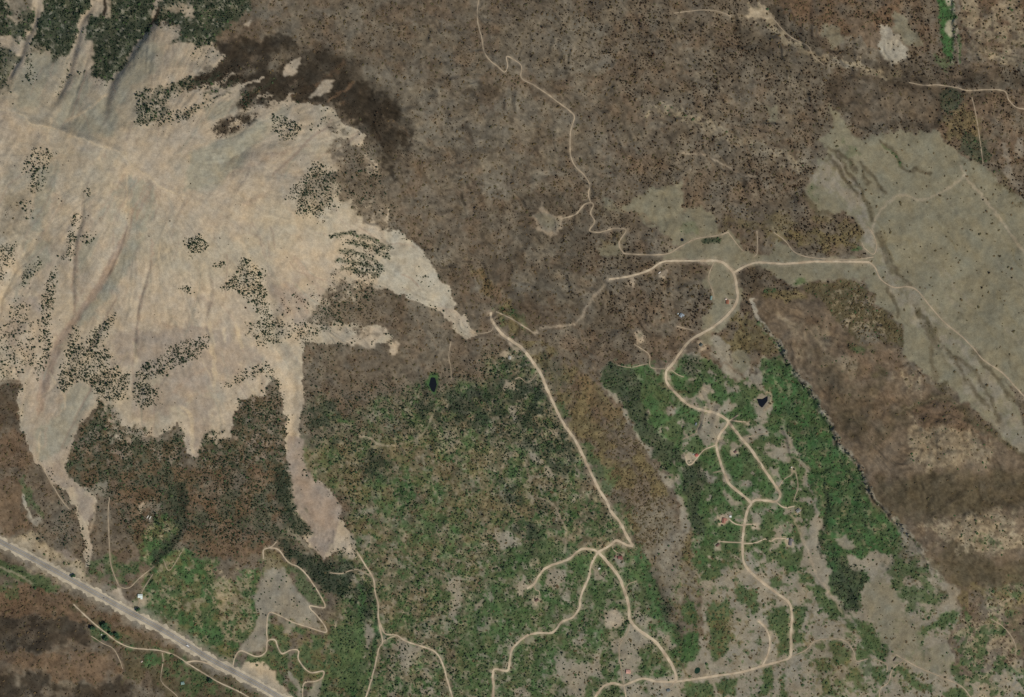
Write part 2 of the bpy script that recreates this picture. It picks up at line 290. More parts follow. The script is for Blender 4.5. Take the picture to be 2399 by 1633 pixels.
# houses: px, py, length, width (px), turn (deg), wall height (m), roof colour, wall colour, label, extras
HOUSES = [
 (328.6, 1396.2, 11.4, 8.6, 0, 4.2, (212, 220, 208), (170, 160, 145), 'white metal roofed barn beside the paved highway', 'L'),
 (1696, 1220, 12.6, 8.6, 80, 3.2, (150, 104, 86), (150, 130, 110), 'rust red roofed house beside a bright white shed', 'L'),
 (1711.4, 1210, 5.0, 4.4, 0, 2.8, (244, 236, 218), (200, 190, 175), 'small bright white shed beside the rust red house', ''),
 (1632.4, 1066.6, 7.6, 6.4, 28, 3.0, (176, 98, 86), (150, 120, 105), 'bright red roofed house in a fenced bare yard', ''),
 (1704.4, 707.6, 9.2, 7.2, 88, 3.0, (140, 92, 68), (150, 120, 100), 'brown roofed house on the inside of the northern road bend', ''),
 (1701.2, 701, 4.0, 2.8, 0, 2.6, (226, 204, 188), (190, 170, 150), 'pale roofed shed joined to the brown house', ''),
 (1852.4, 1270, 16.5, 7.2, 82, 3.4, (112, 106, 102), (140, 130, 120), 'long grey roofed house at the end of a winding driveway', 'L'),
 (1870.2, 1196.2, 10.6, 8.2, 38, 3.2, (124, 122, 114), (140, 130, 118), 'grey roofed house with a pale bank along its edge', ''),
 (1453, 1306, 11, 7.4, 12, 3.2, (126, 86, 76), (140, 110, 100), 'dull red roofed house by the hairpin of the main dirt road', 'L'),
 (1442.2, 1304, 5, 4, 80, 2.8, (140, 104, 94), (140, 110, 100), 'small dull red outbuilding beside the hairpin house', ''),
 (1596, 738.5, 9.2, 7.4, 60, 3.2, (134, 142, 146), (130, 130, 125), 'blue grey roofed house among burned trees west of the road', 'L'),
 (1588.6, 735, 3.4, 2.4, 40, 2.6, (188, 194, 186), (170, 170, 165), 'pale shed touching the blue grey house', ''),
 (1472, 1573.4, 10.6, 9.2, 0, 3.2, (196, 150, 132), (190, 160, 140), 'salmon roofed house standing alone on the grey flat', ''),
 (1194.4, 838, 8.0, 6.6, 80, 3.0, (164, 160, 146), (150, 140, 128), 'light grey roofed house west of the main dirt road', ''),
 (1666.2, 698, 9.4, 4.2, 78, 2.8, (118, 138, 128), (130, 130, 120), 'narrow teal roofed cabin in the northern meadow', ''),
 (1642.4, 807.6, 8, 6.6, 50, 2.8, (66, 72, 66), (90, 85, 75), 'dark roofed cabin in a pale oval yard', ''),
 (237.6, 1486.8, 3.4, 2.4, 45, 2.4, (190, 190, 178), (170, 165, 150), 'tiny pale shed under the creek trees', ''),
 (428, 1600.6, 8.2, 6.6, 10, 3.0, (128, 150, 140), (130, 130, 120), 'teal roofed house among trees south of the highway', ''),
 (332.4, 1550, 4.6, 3.2, 30, 2.4, (184, 164, 148), (160, 145, 130), 'pale pinkish shed south of the old road', ''),
 (1630.4, 993.4, 6.6, 3.6, 70, 2.6, (118, 124, 128), (130, 125, 118), 'slate grey cabin beside the short driveway', ''),
 (1566, 1617, 8, 6, 15, 3.0, (102, 110, 110), (130, 125, 118), 'dark slate roofed house below the bottom road', ''),
 (1404, 1332, 5, 3.6, 20, 2.6, (214, 204, 188), (190, 180, 165), 'white roofed shed in a bare yard between two roads', ''),
 (1682, 1277, 10, 5.4, 40, 3.0, (106, 80, 66), (120, 100, 85), 'dark brown roofed house at the western driveway end', ''),
 (1723, 1059, 7, 5, 40, 3.0, (112, 86, 76), (120, 100, 88), 'brown roofed house inside an oval dirt yard', ''),
 (1780.6, 1007.4, 4, 3, 20, 2.6, (98, 80, 72), (120, 100, 88), 'small brown shed on the dirt yard east of the road', ''),
 (1258, 1406, 9.6, 5.6, 30, 3.0, (98, 76, 62), (120, 100, 85), 'dark brown roofed house on the oval dirt pad', ''),
 (1854.6, 1094.6, 3.0, 2.6, 0, 2.6, (216, 206, 188), (190, 180, 165), 'small white shed on the bare pad by the eastern lane', ''),
 (1545.4, 638.8, 6.4, 2.2, 38, 2.4, (216, 204, 186), (190, 180, 165), 'narrow white trailer under trees south of the ridge road', ''),
 (346, 1211, 7.6, 2.0, 58, 2.4, (206, 200, 184), (180, 172, 158), 'western one of two long pale trailers in the scrub', ''),
 (352, 1213, 8.2, 2.0, 60, 2.4, (206, 200, 184), (180, 172, 158), 'eastern one of two long pale trailers in the scrub', ''),
]
# level the ground under houses and ponds
for h in HOUSES:
    c = np.array([[h[0], h[1]]]); b = box(c, 30); d = np.hypot(NX[b] - h[0], NY[b] - h[1]); rad = max(h[2], h[3]) * 0.75 + 2.5
    z0 = float(hz((h[0] - CX) * S, (CY - h[1]) * S)); k = 1 - sstep(rad, rad + 9, d); Z[b] = Z[b] * (1 - k) + z0 * k

POND_Z = []
for p, _ in PONDS:
    b = box(p, 30); c = p.mean(0)
    z0 = float(hz((c[0] - CX) * S, (CY - c[1]) * S)); d, _, _ = linedist(np.vstack([p, p[:1]]), NX[b], NY[b])
    ins = inside(p, NX[b], NY[b]); sdist = np.where(ins, -d, d)
    k = 1 - sstep(6, 22, sdist); Z[b] = Z[b] * (1 - k) + (z0 + np.clip(sdist * 0.3, -2.5, 0.8)) * k; POND_Z.append(z0 - 0.35)

# pixel where every ground point shows
PX = CX + (NX - CX) / (1 - Z / HCAM); PY = CY + (NY - CY) / (1 - Z / HCAM)

# ------------------------------------------------------------------ land cover
CLS = {'burn': (102, 91, 75), 'ash': (117, 108, 91), 'char_or_shadow': (56, 49, 39), 'rust': (106, 84, 63), 'olive': (110, 98, 66),  # the char tone also serves for painted shadows of rock and scarp
       'scree': (170, 154, 130), 'greyscree': (144, 138, 118), 'pinkscree': (144, 129, 112), 'slab': (165, 155, 134), 'debris': (150, 130, 110),
       'ridge': (179, 161, 132), 'green': (77, 90, 57), 'vivid': (63, 92, 53), 'forest': (68, 73, 55), 'flat': (138, 129, 110),
       'meadow': (124, 117, 95), 'wash': (136, 127, 110), 'hill': (106, 92, 74), 'hilldark': (82, 73, 55), 'scrub': (88, 80, 58), 'pale': (150, 135, 108), 'dirt': (176, 158, 132), 'deep': (54, 61, 47), 'openwood': (95, 92, 70)}
CN = list(CLS); W = np.zeros((len(CN), NR, NC), np.float32); W[0] = 1.0
WARP = {}
def near(v, q): return min(q, key=lambda a: abs(math.log(a / v)))
def warp(sc):
    sc = near(sc, (12, 20, 32, 60))
    if sc not in WARP: WARP[sc] = (fbm(NX, NY, sc, 5, 40, 0.6), fbm(NX, NY, sc, 5, 60, 0.6))
    return WARP[sc]
NZ = {}
def noi(sc, seed, octv=4):
    sc = near(sc, (8, 12, 18, 26, 40, 64, 110, 180))
    if sc not in NZ: NZ[sc] = uni(fbm(NX, NY, sc, 4, 90 + int(sc), 0.6)).astype(np.float32)
    return np.roll(NZ[sc], (seed * 137 % NR, seed * 211 % NC), (0, 1))

def blur(m, n=1):
    for _ in range(n):
        q = np.pad(m, 1, mode='edge'); m = (q[:-2, 1:-1] + q[2:, 1:-1] + q[1:-1, :-2] + q[1:-1, 2:] + 2 * q[1:-1, 1:-1]) / 6
    return m

def area(p, wa=5, ws=24, soft=1):       # 0..1 mask of a traced outline with natural, ragged edges
    b = box(p, wa * 3 + 12); a, c = warp(ws)
    return b, blur(inside(p, PX[b] + a[b] * wa, PY[b] + c[b] * wa).astype(np.float32), soft)

def line(p, w, wa=2, ws=24, hard=0.6):
    p = smooth_line(p, 6); b = box(p, w * 2 + wa * 3); a, c = warp(ws)
    d, _, _ = linedist(p, PX[b] + a[b] * wa, PY[b] + c[b] * wa)
    return b, 1 - sstep(w * 0.5 * hard, w * 0.5 * (2 - hard), d)

def soften(bm, n=10): return bm[0], blur(bm[1], n)
def put(c, bm, amt=1.0, patch=None):
    b, m = bm; m = m * amt
    if patch:
        sc, cover, sharp = patch[:3]; sd = patch[3] if len(patch) > 3 else 90
        m = m * sstep(1 - cover - sharp, 1 - cover + sharp, noi(sc, sd)[b])
    W[:, b[0], b[1]] *= (1 - m); W[CN.index(c), b[0], b[1]] += m

ALL = P('S', '-300,-300 2700,-300 2700,1900 -300,1900')
def everywhere(): return (slice(0, NR), slice(0, NC)), np.ones((NR, NC), np.float32)

# --- burned, grey-brown country of the north and middle
put('ash', everywhere(), .5, (70, .45, .3, 91)); put('rust', everywhere(), .35, (44, .3, .25, 92)); put('char_or_shadow', everywhere(), .25, (20, .3, .2, 93))
put('ash', area(P('A2', '120,320 700,250 1250,600 1550,850 1530,1080 1250,1300 800,1280 500,1150 380,800 180,600'), 20, 60), .6, (60, .62, .25, 94))
put('ash', area(P('A2', '1400,150 1750,80 1950,300 1800,480 1500,430'), 12, 60), .6, (50, .6, .25, 94))
put('ash', area(P('B2', '1100,120 1500,80 1750,350 1500,520 1200,330'), 14, 60), .7, (50, .65, .25, 94))
put('rust', area(P('A3', '600,-60 1740,-60 1740,350 1300,300 900,220'), 12, 40), .75, (60, .75, .3, 95))
put('hill', area(P('A3', '1100,100 1330,80 1330,300 1120,250'), 10, 40), .7)
put('rust', area(P('A3', '1860,-60 2500,-60 2500,480 1900,440'), 8, 40), .7, (60, .6, .3, 95)); put('pale', area(P('A3', '1880,-60 2500,-60 2500,480 1960,440'), 6, 30), .6, (22, .45, .2, 96))
put('char_or_shadow', area(P('A1', '1480,300 1900,230 2100,310 2324,420 2324,900 2250,700 2100,640 1990,680 1860,730 1820,640 1700,560 1560,560 1400,600 1340,520 1520,430'), 7, 40), .9, (36, .75, .3, 97))
put('char_or_shadow', area(P('A2', '0,460 90,520 200,580 280,660 370,760 340,840 260,880 100,860 40,820 0,720'), 10, 40), .95, (26, .8, .3, 97))
put('char_or_shadow', area(P('A2', '140,890 480,880 470,1000 360,1060 380,1250 270,1150 180,1010'), 10, 40), .95, (26, .75, .3, 97))
put('char_or_shadow', area(P('A2', '820,620 1050,560 1100,640 880,700'), 10, 30), .6, (40, .6, .25, 97))
put('rust', line(P('A2', '0,700 80,660 130,600'), 9), .8); put('rust', line(P('A1', '2000,640 2150,600 2250,500 2324,430'), 16, 6), .7)
put('char_or_shadow', line(P('A2', '815,1330 840,1390'), 8, 1), .9)
put('char_or_shadow', area(P('A3', '900,470 1300,500 1500,590 1780,620 1770,850 1500,900 1250,860 1080,760 980,650'), 8, 40), .5, (60, .7, .3, 98)); put('hill', area(P('A3', '1050,560 1750,600 1750,850 1200,800'), 10, 40), .5)
put('char_or_shadow', area(P('A3', '1850,500 2500,480 2500,600 1900,580'), 8, 30), .6, (40, .7, .3, 98)); put('rust', area(P('A3', '1780,640 2500,620 2500,1050 2200,1100 1900,1050 1750,900'), 10, 40), .5, (60, .6, .3, 98))
put('forest', area(P('A3', '1770,600 1900,610 1890,700 1850,780 1790,770 1750,680'), 5), .8); put('forest', area(P('A3', '1860,940 2030,900 2100,1010 2080,1120 2000,1130 1900,1060'), 8), .7)
put('olive', area(P('A3', '1780,800 1950,760 2020,900 1880,930 1780,900'), 10), .6)
put('pale', line(P('A3', '470,30 560,80 620,180 760,300 880,370 980,420 1150,440 1300,500 1480,520'), 18, 7), .75); put('ridge', area(P('A3', '420,110 480,50 540,40 600,130 500,150'), 6), .7); put('wash', area(P('A3', '960,400 1080,410 1150,450 1000,470'), 5), .8)
put('char_or_shadow', line(P('A3', '640,60 720,180 860,240 980,340 1150,370 1330,450 1440,520 1640,560'), 22, 7), .45)
put('pale', line(P('A3', '-200,730 0,790 160,840 300,930 450,980 700,1060 860,1130'), 24, 8), .75, (9, .65, .25)); put('ash', line(P('A3', '200,880 400,960 650,1060 900,1150'), 34, 12), .6); put('meadow', area(P('A3', '560,740 640,720 660,800 580,840'), 5), .8)
put('slab', area(P('A3', '1330,170 1390,180 1490,270 1550,360 1480,400 1440,450 1380,390 1340,330'), 5), .8); put('meadow', area(P('A3', '1430,90 1520,110 1560,210 1640,300 1560,340 1480,250 1420,180'), 6), .8); put('meadow', area(P('A3', '900,200 1000,150 1080,240 1100,300 1000,310'), 8), .7)
# clearings and tracks country right of centre
put('olive', area(P('A3', '0,1560 200,1500 700,1480 1000,1440 1200,1520 1300,1620 0,1620'), 10, 40), .5, (40, .6, .3, 99))
put('olive', area(P('B3', '560,0 1200,0 1220,80 1050,130 900,100 760,60 650,40'), 8), .8, (30, .75, .3, 99)); put('olive', area(P('B2', '1750,60 1930,0 1900,160 1780,140'), 6), .4)
put('meadow', area(J(('A2', '2100,1290 2324,1230 2324,1580'), ('A3', '0,1420 120,1410 230,1470 240,1580'), ('B3', '330,0 420,130 600,150 640,40 760,150 900,190 1290,160 1330,260 1220,320 860,330 800,370 640,310 520,210 430,240 350,290 420,420 380,560 200,700 300,760 330,930 380,980 480,900 420,800 300,830 120,740 150,560 210,470 140,330 190,215 0,180'), ('B2', '2200,195 2200,150 2324,100'), ('A2', '1900,1400')), 4), .92)
put('meadow', area(P('B2', '1740,100 1900,70 1890,140 1780,160'), 4), .8); put('meadow', area(P('A2', '1780,1370 1950,1400 2250,1480 2324,1600 2200,1570 2000,1450 1820,1410'), 8), .7)
put('green', area(P('A3', '0,1490 80,1500 100,1600 0,1600'), 6), .35); put('forest', line(P('B3', '150,62 190,60 235,55'), 13, 2), .95)
put('dirt', area(P('A2', '1285,1470 1330,1440 1360,1385 1390,1420 1440,1465 1500,1480 1495,1560 1420,1610 1350,1570'), 3), .85); put('flat', area(P('A2', '1300,1470 1350,1435 1420,1455 1480,1495 1480,1545 1420,1590 1370,1560'), 3), .9); put('meadow', area(P('A2', '1320,1470 1360,1450 1410,1470 1460,1500 1420,1560 1380,1540'), 3), .6)

put('char_or_shadow', soften(area(P('F', '700,100 790,130 870,190 905,260 935,300 910,370 872,340 830,290 795,240 740,190 690,170'), 14, 40), 14), .6)
put('char_or_shadow', soften(area(P('F', '1150,440 1330,470 1380,560 1300,620 1200,560'), 20, 50), 14), .35); put('char_or_shadow', soften(area(P('F', '1660,60 1800,90 1930,150 2200,160 2330,190 2300,230 1950,220 1800,180 1690,140'), 14, 40), 10), .35); put('char_or_shadow', soften(area(P('F', '1060,500 1240,640 1400,720 1480,800 1400,840 1250,760 1100,650'), 24, 60), 14), .3)
# --- the grassy fan
put('meadow', area(J(('A3', '960,690 1060,780 1140,870 1210,960 1400,895 1620,905 1720,900 1840,1000 1920,1090 2060,1130 2110,1190 2240,1330 2450,1380 2500,1580'), ('B3', '2500,0 2500,1180 2290,1080 2200,1010 2300,1250 2330,1500 2200,1420 2130,1330 1990,1230 1850,1080 1740,1000 1620,960 1500,800 1510,620 1360,530 1300,440 1230,330 1330,260 1290,160 1200,60'), ('A3', '1240,1580 1100,1430 960,1470 860,1400 820,1300 880,1200 940,1160 920,1080 1000,1010 930,960 1010,880 1010,780')), 4), 1.0)
put('wash', area(J(('A3', '1000,1030 1090,1120 1180,1200 1240,1400 1290,1560'), ('B3', '1290,0 1330,150 1260,80'), ('A3', '1200,1500 1050,1340 900,1260 880,1200 940,1140')), 5), .8, (12, .75, .25, 101))
put('wash', area(P('B3', '1320,60 1480,300 1560,380 1700,560 1850,700 2050,900 2250,1200 2330,1500 2150,1330 2000,1200 1800,860 1560,600 1400,380'), 5), .6, (20, .6, .3, 101))
for q in ('1210,1110 1230,1180 1260,1250', '1230,1130 1290,1190 1330,1260 1390,1310', '1350,960 1440,1040 1480,1110 1540,1165 1600,1150 1680,1180', '1000,1000 1080,1060 1150,1100 1180,1160', '1050,1050 1120,1150 1190,1250 1250,1370 1300,1500', '990,1050 1100,1200 1180,1330', '820,1330 900,1420 1010,1460'):
    put('hilldark', line(P('A3', q), 9, 2.5, 20, .3), .75)
for q in ('1330,20 1400,130 1430,220 1500,320 1540,350', '1360,100 1390,200 1420,270', '1600,540 1680,630 1740,740', '1640,640 1720,760 1820,830 1930,900 2040,1030 2100,1150 2150,1280', '1700,780 1690,900 1730,1000', '1850,860 1900,960 1980,1060 2080,1200', '1980,790 2060,900 2150,1010 2220,1120 2330,1200', '1380,350 1440,480 1470,560'):
    put('hilldark', line(P('B3', q), 10, 2.5, 20, .3), .65)
put('green', line(P('A3', '1360,990 1450,1060 1480,1120'), 5, 2), .5); put('green', area(P('A3', '840,1230 900,1240 930,1400 870,1380'), 8), .3); put('green', area(P('A3', '1080,990 1170,1000 1180,1100 1100,1080'), 10), .35); put('vivid', line(P('B3', '1150,120 1215,105'), 8, 2), .7)
put('scrub', area(P('B3', '1600,500 1700,620 1760,740 1720,750 1640,620 1580,540'), 5), .6, (12, .6, .2)); put('scrub', area(P('B3', '1860,540 1910,530 1910,600 1870,590'), 4), .5); put('scrub', area(P('B3', '1700,1000 1770,1000 1830,1110 1700,1080'), 8), .7)
put('wash', area(P('A3', '2150,950 2210,1000 2200,1100 2324,1250 2324,1330 2190,1180'), 5), .6); put('wash', area(P('A3', '2270,960 2330,950 2330,1060 2230,1100'), 5), .6); put('scrub', area(P('A3', '2090,1160 2200,1170 2300,1330 2450,1400 2300,1420 2130,1260'), 6), .5, (20, .6, .2))

# --- brown ridge in the east
put('hill', area(J(('B3', '440,430 580,440 700,410 860,400 1000,500 1100,640 1240,740 1340,760 1440,790 1540,960 1720,1050 1840,1160 1980,1290 2200,1440 2500,1600'), ('C3', '2500,0 2500,820 2100,800 1900,900 1840,900 1780,800 1700,690 1640,590 1560,490 1480,400 1420,340 1360,280 1300,200 1250,90 1210,0'), ('B3', '1160,1520 1100,1470 1060,1400 1030,1330 990,1250 950,1190 900,1100 840,1030 790,960 740,900 690,790 600,690 520,575')), 3), 1.0)
put('hilldark', area(J(('B3', '700,750 900,900 1200,950 1500,1000 1500,1250 1300,1500 1100,1450 900,1100')), 25, 60), .6, (60, .5, .25, 103)); put('pale', soften(area(P('B3', '1580,1300 1750,1280 1950,1350 2080,1480 2050,1600 1600,1620 1540,1450'), 14), 10), .35); put('pale', soften(area(P('C3', '1800,400 2050,330 2280,380 2300,520 2100,600 1900,560'), 14), 10), .35); put('hilldark', area(P('C3', '1300,100 2400,60 2300,250 1800,330 1560,400 1400,250'), 12, 60), .7, (60, .65, .3, 104)); put('hilldark', area(P('C3', '1640,540 1900,560 2200,640 2330,560 2330,800 2000,800 1850,760 1740,660'), 12, 60), .8, (60, .6, .3, 104))  # dark flanks of the rounded hills: shading put into the ground colour
put('pale', area(P('B3', '620,560 760,640 1000,620 1000,800 1200,900 1100,1020 900,880 750,760'), 16, 60), .35, (50, .6, .3, 105)); put('rust', area(P('B3', '900,500 1500,900 1500,1300 1000,1200'), 20, 60), .3, (50, .45, .3, 106))
put('pale', area(P('B3', '1540,1250 1700,1300 2000,1350 2130,1500 2100,1600 1560,1600 1510,1400'), 12), .5, (9, .5, .2, 107)); put('rust', area(P('B3', '1540,1180 1700,1160 1880,1190 1960,1290 2100,1400 1700,1320 1560,1300'), 8), .5)
put('scrub', line(P('B3', '1480,1230 1540,1190 1650,1150 1790,1150 1890,1200 1960,1290 2120,1370 2260,1470 2420,1560'), 13, 5), .5); put('pale', line(P('B3', '1500,1210 1600,1160 1750,1135 1880,1170'), 4, 2), .5)
put('pale', area(P('C3', '1560,380 1750,350 1950,330 2050,290 2250,330 2330,420 2330,540 2150,620 2000,620 1860,560 1700,480'), 10), .65, (8, .5, .2, 108)); put('green', area(P('C3', '1960,480 2120,440 2160,540 2030,570'), 8), .6, (8, .55, .15, 109)); put('pale', area(P('C3', '2090,820 2330,740 2330,1000 2050,1000'), 10), .8, (8, .5, .2, 108)); put('green', area(P('C3', '2060,800 2330,740 2330,980 2080,960'), 8), .5, (7, .4, .15, 109))
put('scrub', area(P('B3', '840,350 1000,340 1150,325 1210,345 1290,440 1300,500 1360,530 1370,590 1480,600 1520,740 1490,800 1440,770 1360,760 1330,740 1200,730 1130,660 1040,590 1000,500 930,450 850,440'), 5), .95, (20, .85, .1, 110)); put('pale', area(P('B3', '1000,380 1300,440 1380,600 1400,720 1260,730 1130,640 1010,500'), 5), .6, (7, .3, .12, 111)); put('ash', area(P('B3', '1180,620 1300,640 1370,720 1270,760 1170,680'), 6), .7)
put('char_or_shadow', area(P('B3', '375,300 430,240 520,225 560,260 570,330 520,390 430,400 370,370'), 5), .5); put('olive', area(P('B3', '500,420 640,380 760,400 850,440 760,470 560,450'), 6), .7); put('green', area(P('B3', '760,320 830,300 840,340 790,360'), 4), .8); put('green', line(P('B3', '560,400 620,390'), 11, 2), .7)
put('scrub', area(P('B3', '1100,720 1180,740 1230,780 1320,790 1230,830 1130,800'), 6), .7); put('green', area(P('B3', '1110,730 1200,770 1240,810 1150,800'), 6), .5); put('scrub', area(P('B3', '1320,930 1410,930 1400,980 1330,990'), 8), .6); put('pale', area(P('B3', '1420,900 1620,980 1640,1100 1480,1060'), 8), .6, (12, .5, .2))
put('olive', area(P('B3', '300,640 380,560 450,560 560,650 650,750 660,800 560,840 480,800 400,830 330,800 290,720'), 8), .8, (30, .75, .25, 112)); put('hilldark', area(P('B3', '400,560 600,690 670,790 500,840 430,700'), 10), .5)
put('slab', line(P('B3', '465,455 520,575 600,690'), 7, 3), .85)
GS = P('A3', '1745,-140 1850,-140 1850,0 1855,110 1856,220 1855,310 1843,430 1790,385 1755,250 1738,60'); put('vivid', area(GS, 3), .97); put('slab', area(P('A3', '1790,0 1840,-40 1840,40 1800,50'), 2), .8); put('slab', area(P('A3', '1800,140 1850,110 1855,230 1820,250 1790,220'), 3), .75); put('flat', line(P('A3', '1870,0 1875,200 1880,430'), 6, 3), .5); put('green', line(P('A3', '1880,240 1885,330 1895,420'), 6, 2), .8); put('green', area(P('A3', '1720,370 1780,400 1840,450 1800,470 1720,440'), 6), .6)

# --- green valley between the roads, grey flats in the south
SOUTH = J(('B2', '0,1180 240,1130 560,1110 760,1060 900,960 1050,880 1080,800 1200,800 1320,960 1440,1180 1560,1400 1680,1580'), ('C2', '1840,220 1990,470 2040,640 2110,820 2190,960 2120,1040 2240,1230 2324,1330'), ('C3', '0,1300 0,1750'), ('C2', '2324,1750 -60,1750 -60,1000 0,700 -40,560 120,450'), ('C1', '2324,400 2324,200'), ('B1', '2080,1500 2040,1320 2100,1200'))
SA = soften(area(SOUTH, 22, 60), 14); put('openwood', SA, .94); put('green', SA, .85, (22, .42, .14, 113)); put('vivid', SA, .6, (16, .25, .12, 112)); put('rust', SA, .3, (44, .25, .2, 114)); put('flat', SA, .6, (14, .2, .1, 115)); put('pale', SA, .45, (9, .22, .12, 111))
put('burn', soften(area(P('F', '640,880 760,820 950,860 1090,790 1150,830 1000,900 900,960 760,980 690,1040'), 24, 60), 16), .65, (30, .55, .25, 116)); put('olive', soften(area(P('F', '700,1000 900,960 1100,1000 1200,1120 1250,1250 1000,1250 800,1200'), 24, 60), 10), .4, (40, .5, .25, 117))
for q in ('950,890 1100,860 1200,880 1240,930 1290,1000 1330,1060 1280,1090 1150,1000 1050,960 960,950', '1130,1090 1180,1110 1230,1220 1270,1270 1220,1280 1170,1200', '680,930 760,910 800,960 760,1010 700,1000', '1120,800 1200,830 1260,930 1300,1010 1240,960 1170,880', '800,1050 860,1030 900,1060 840,1090', '770,1290 830,1320 840,1440 800,1400'):
    put('deep', soften(area(P('F', q), 10, 30), 4), .75, (16, .65, .2, 118))
put('vivid', soften(area(P('C2', '150,150 560,120 640,480 430,420 250,300'), 16), 8), .5, (24, .5, .2, 119)); put('vivid', area(P('C2', '560,420 780,420 820,760 960,1000 900,1050 760,700'), 12), .5, (20, .55, .2, 119))
put('vivid', area(P('C2', '200,200 700,100 900,400 800,700 500,650 250,450'), 20), .35, (40, .4, .15, 116))
put('green', area(J(('C2', '1100,500 1500,520 1750,600 1950,560 2110,820 2200,960 2160,1060 2324,1330'), ('C3', '0,1400 0,1700'), ('C2', '2300,1700 760,1700 800,1150 950,800')), 12), .6); put('vivid', area(P('C2', '1000,600 2100,600 2300,1300 2300,1600 800,1600'), 12), .5, (22, .5, .14, 117)); put('flat', area(P('C2', '1000,600 1900,700 2324,1300 2324,1650 800,1650'), 10), .6, (13, .24, .08, 118))
# grey openings
for q in ('1400,690 1510,700 1520,800 1500,840 1550,920 1560,970 1530,950 1500,860 1440,850 1380,830', '740,790 790,740 820,800 790,850 800,950 770,1000 780,1100 720,1020 760,900 710,830', '380,1170 480,1230 540,1250 480,1310 440,1390 390,1400 410,1300 330,1220', '180,1050 200,1100 220,1150 180,1250 160,1420 110,1440 120,1350 150,1200', '1960,1080 2060,1150 2130,1200 2000,1260 2060,1300 2000,1420 2080,1450 1960,1470 1900,1480 1880,1300 1840,1260 1830,1180 1880,1200', '2130,1160 2230,1140 2290,1250 2250,1270 2200,1230', '1450,1340 1510,1310 1600,1350 1700,1350 1750,1250 1800,1480 1700,1450 1640,1580 1560,1560 1500,1460 1470,1450', '1980,1000 2040,990 2100,1080 2060,1130 2010,1080', '1790,1000 1850,980 1920,1020 1915,1070 1870,1110 1800,1110', '1190,780 1270,760 1260,840 1220,890 1180,860', '1840,640 1920,620 1950,680 1880,720', '1720,720 1790,720 1800,780 1740,790', '1010,470 1100,450 1220,500 1200,560 1080,560', '1580,1180 1650,1150 1660,1200 1590,1250', '1170,1500 1250,1490 1280,1580 1180,1590', '540,1520 620,1500 600,1580 540,1580', '1930,1500 2050,1500 2120,1600 1940,1620', '2130,1470 2324,1450 2324,1620 2150,1560', '890,940 950,930 940,1000 900,990', '900,1090 930,1090 930,1150', '1130,1150 1180,1230 1140,1280', '60,760 130,770 120,810 60,800'):
    put('flat', area(P('C2', q), 5, 14), .97)
put('dirt', area(P('C2', '1800,990 1910,1010 1920,1080 1880,1115 1800,1105'), 4), .5)
# grey-olive sage strip down the middle
MID = J(('B2', '850,170 920,200 1000,280 1110,400 1170,560 1330,700 1450,790 1640,930 1780,1060 1900,1250 2050,1450 2140,1580'), ('C2', '2200,150 2260,250 2324,330'), ('C3', '60,480 60,700 140,860 60,940'), ('C2', '2324,1000 2250,980 2200,960 2110,820 2040,640 1990,470 1900,250 1840,120 1760,0'), ('B2', '1680,1490 1590,1390 1500,1240 1400,1050 1310,870 1150,700 1060,530 930,340'))
put('burn', area(MID, 7), .9); put('olive', area(MID, 7), .75, (40, .6, .25, 120)); put('rust', area(P('B2', '880,230 1000,300 1100,420 1120,560 1050,500 940,340'), 8), .5)
put('rust', area(P('B2', '1560,900 1750,1030 1900,1300 1800,1330 1600,1050'), 14), .4); put('ash', area(J(('C2', '1990,300 2200,200 2324,400'), ('C3', '40,700 120,860'), ('C2', '2280,980 2200,950 2080,700')), 10), .75); put('flat', area(P('C2', '2100,560 2324,420 2324,980 2200,950'), 16), .5, (22, .5, .2, 121)); put('forest', area(P('B2', '1280,880 1450,850 1560,1000 1500,1100 1380,1000'), 12), .35)
put('green', area(P('B2', '1450,1180 1530,1150 1530,1260 1480,1260'), 5), .8); put('green', area(P('B2', '1620,1440 1700,1430 1750,1580 1680,1580'), 6), .8); put('vivid', area(P('C2', '1680,0 1850,0 1890,100 1820,230 1760,130'), 8), .5); put('green', area(P('C2', '1930,280 1990,300 1990,350 1940,340'), 5), .7); put('ash', area(P('B2', '1250,780 1330,740 1390,780 1370,830 1280,830'), 6), .8); put('green', area(P('B2', '1050,520 1230,560 1280,680 1150,680 1080,600'), 12), .45, (20, .6, .2)); put('green', area(P('C2', '2210,900 2290,870 2310,950 2240,980'), 8), .6, (14, .6, .15))
put('deep', soften(line(P('C2', '2060,660 2100,760 2180,920 2240,1080 2290,1180 2340,1330'), 20, 5, 12), 2), .6); put('vivid', line(P('C2', '2010,560 2060,700 2120,860 2150,1000 2230,1120 2324,1300'), 22, 6, 12), .65)
for q, w_ in (('140,830 145,950 130,1060 110,1250 85,1450 60,1640', 15), ('225,930 235,1060 245,1150 225,1280 195,1440 160,1640', 13)): put('vivid', line(P('C2', q), w_, 4, 12), .85); put('deep', line(P('C2', q), w_ * .8, 4, 12), .7, (12, .55, .2))
# strip of grey wash beside it
for t, q in (('B2', '1810,1060 1860,1080 1905,1150 1870,1160 1830,1110'), ('B2', '1910,1180 1950,1190 1970,1280 2010,1330 2040,1410 2080,1430 2150,1560 2100,1540 2030,1420 1980,1330 1920,1240'), ('C2', '2140,20 2200,60 2260,110 2260,170 2200,120'), ('C2', '2270,190 2324,180 2324,300'), ('C3', '-10,180 30,270 70,400 60,480 -20,420'), ('B2', '1260,1490 1330,1520 1380,1580 1300,1570'), ('C2', '1370,20 1410,0 1450,60 1440,90 1400,80'), ('B2', '1130,1180 1200,1170 1190,1280 1160,1270')):
    put('flat', area(P(t, q), 2.5, 12), .98)
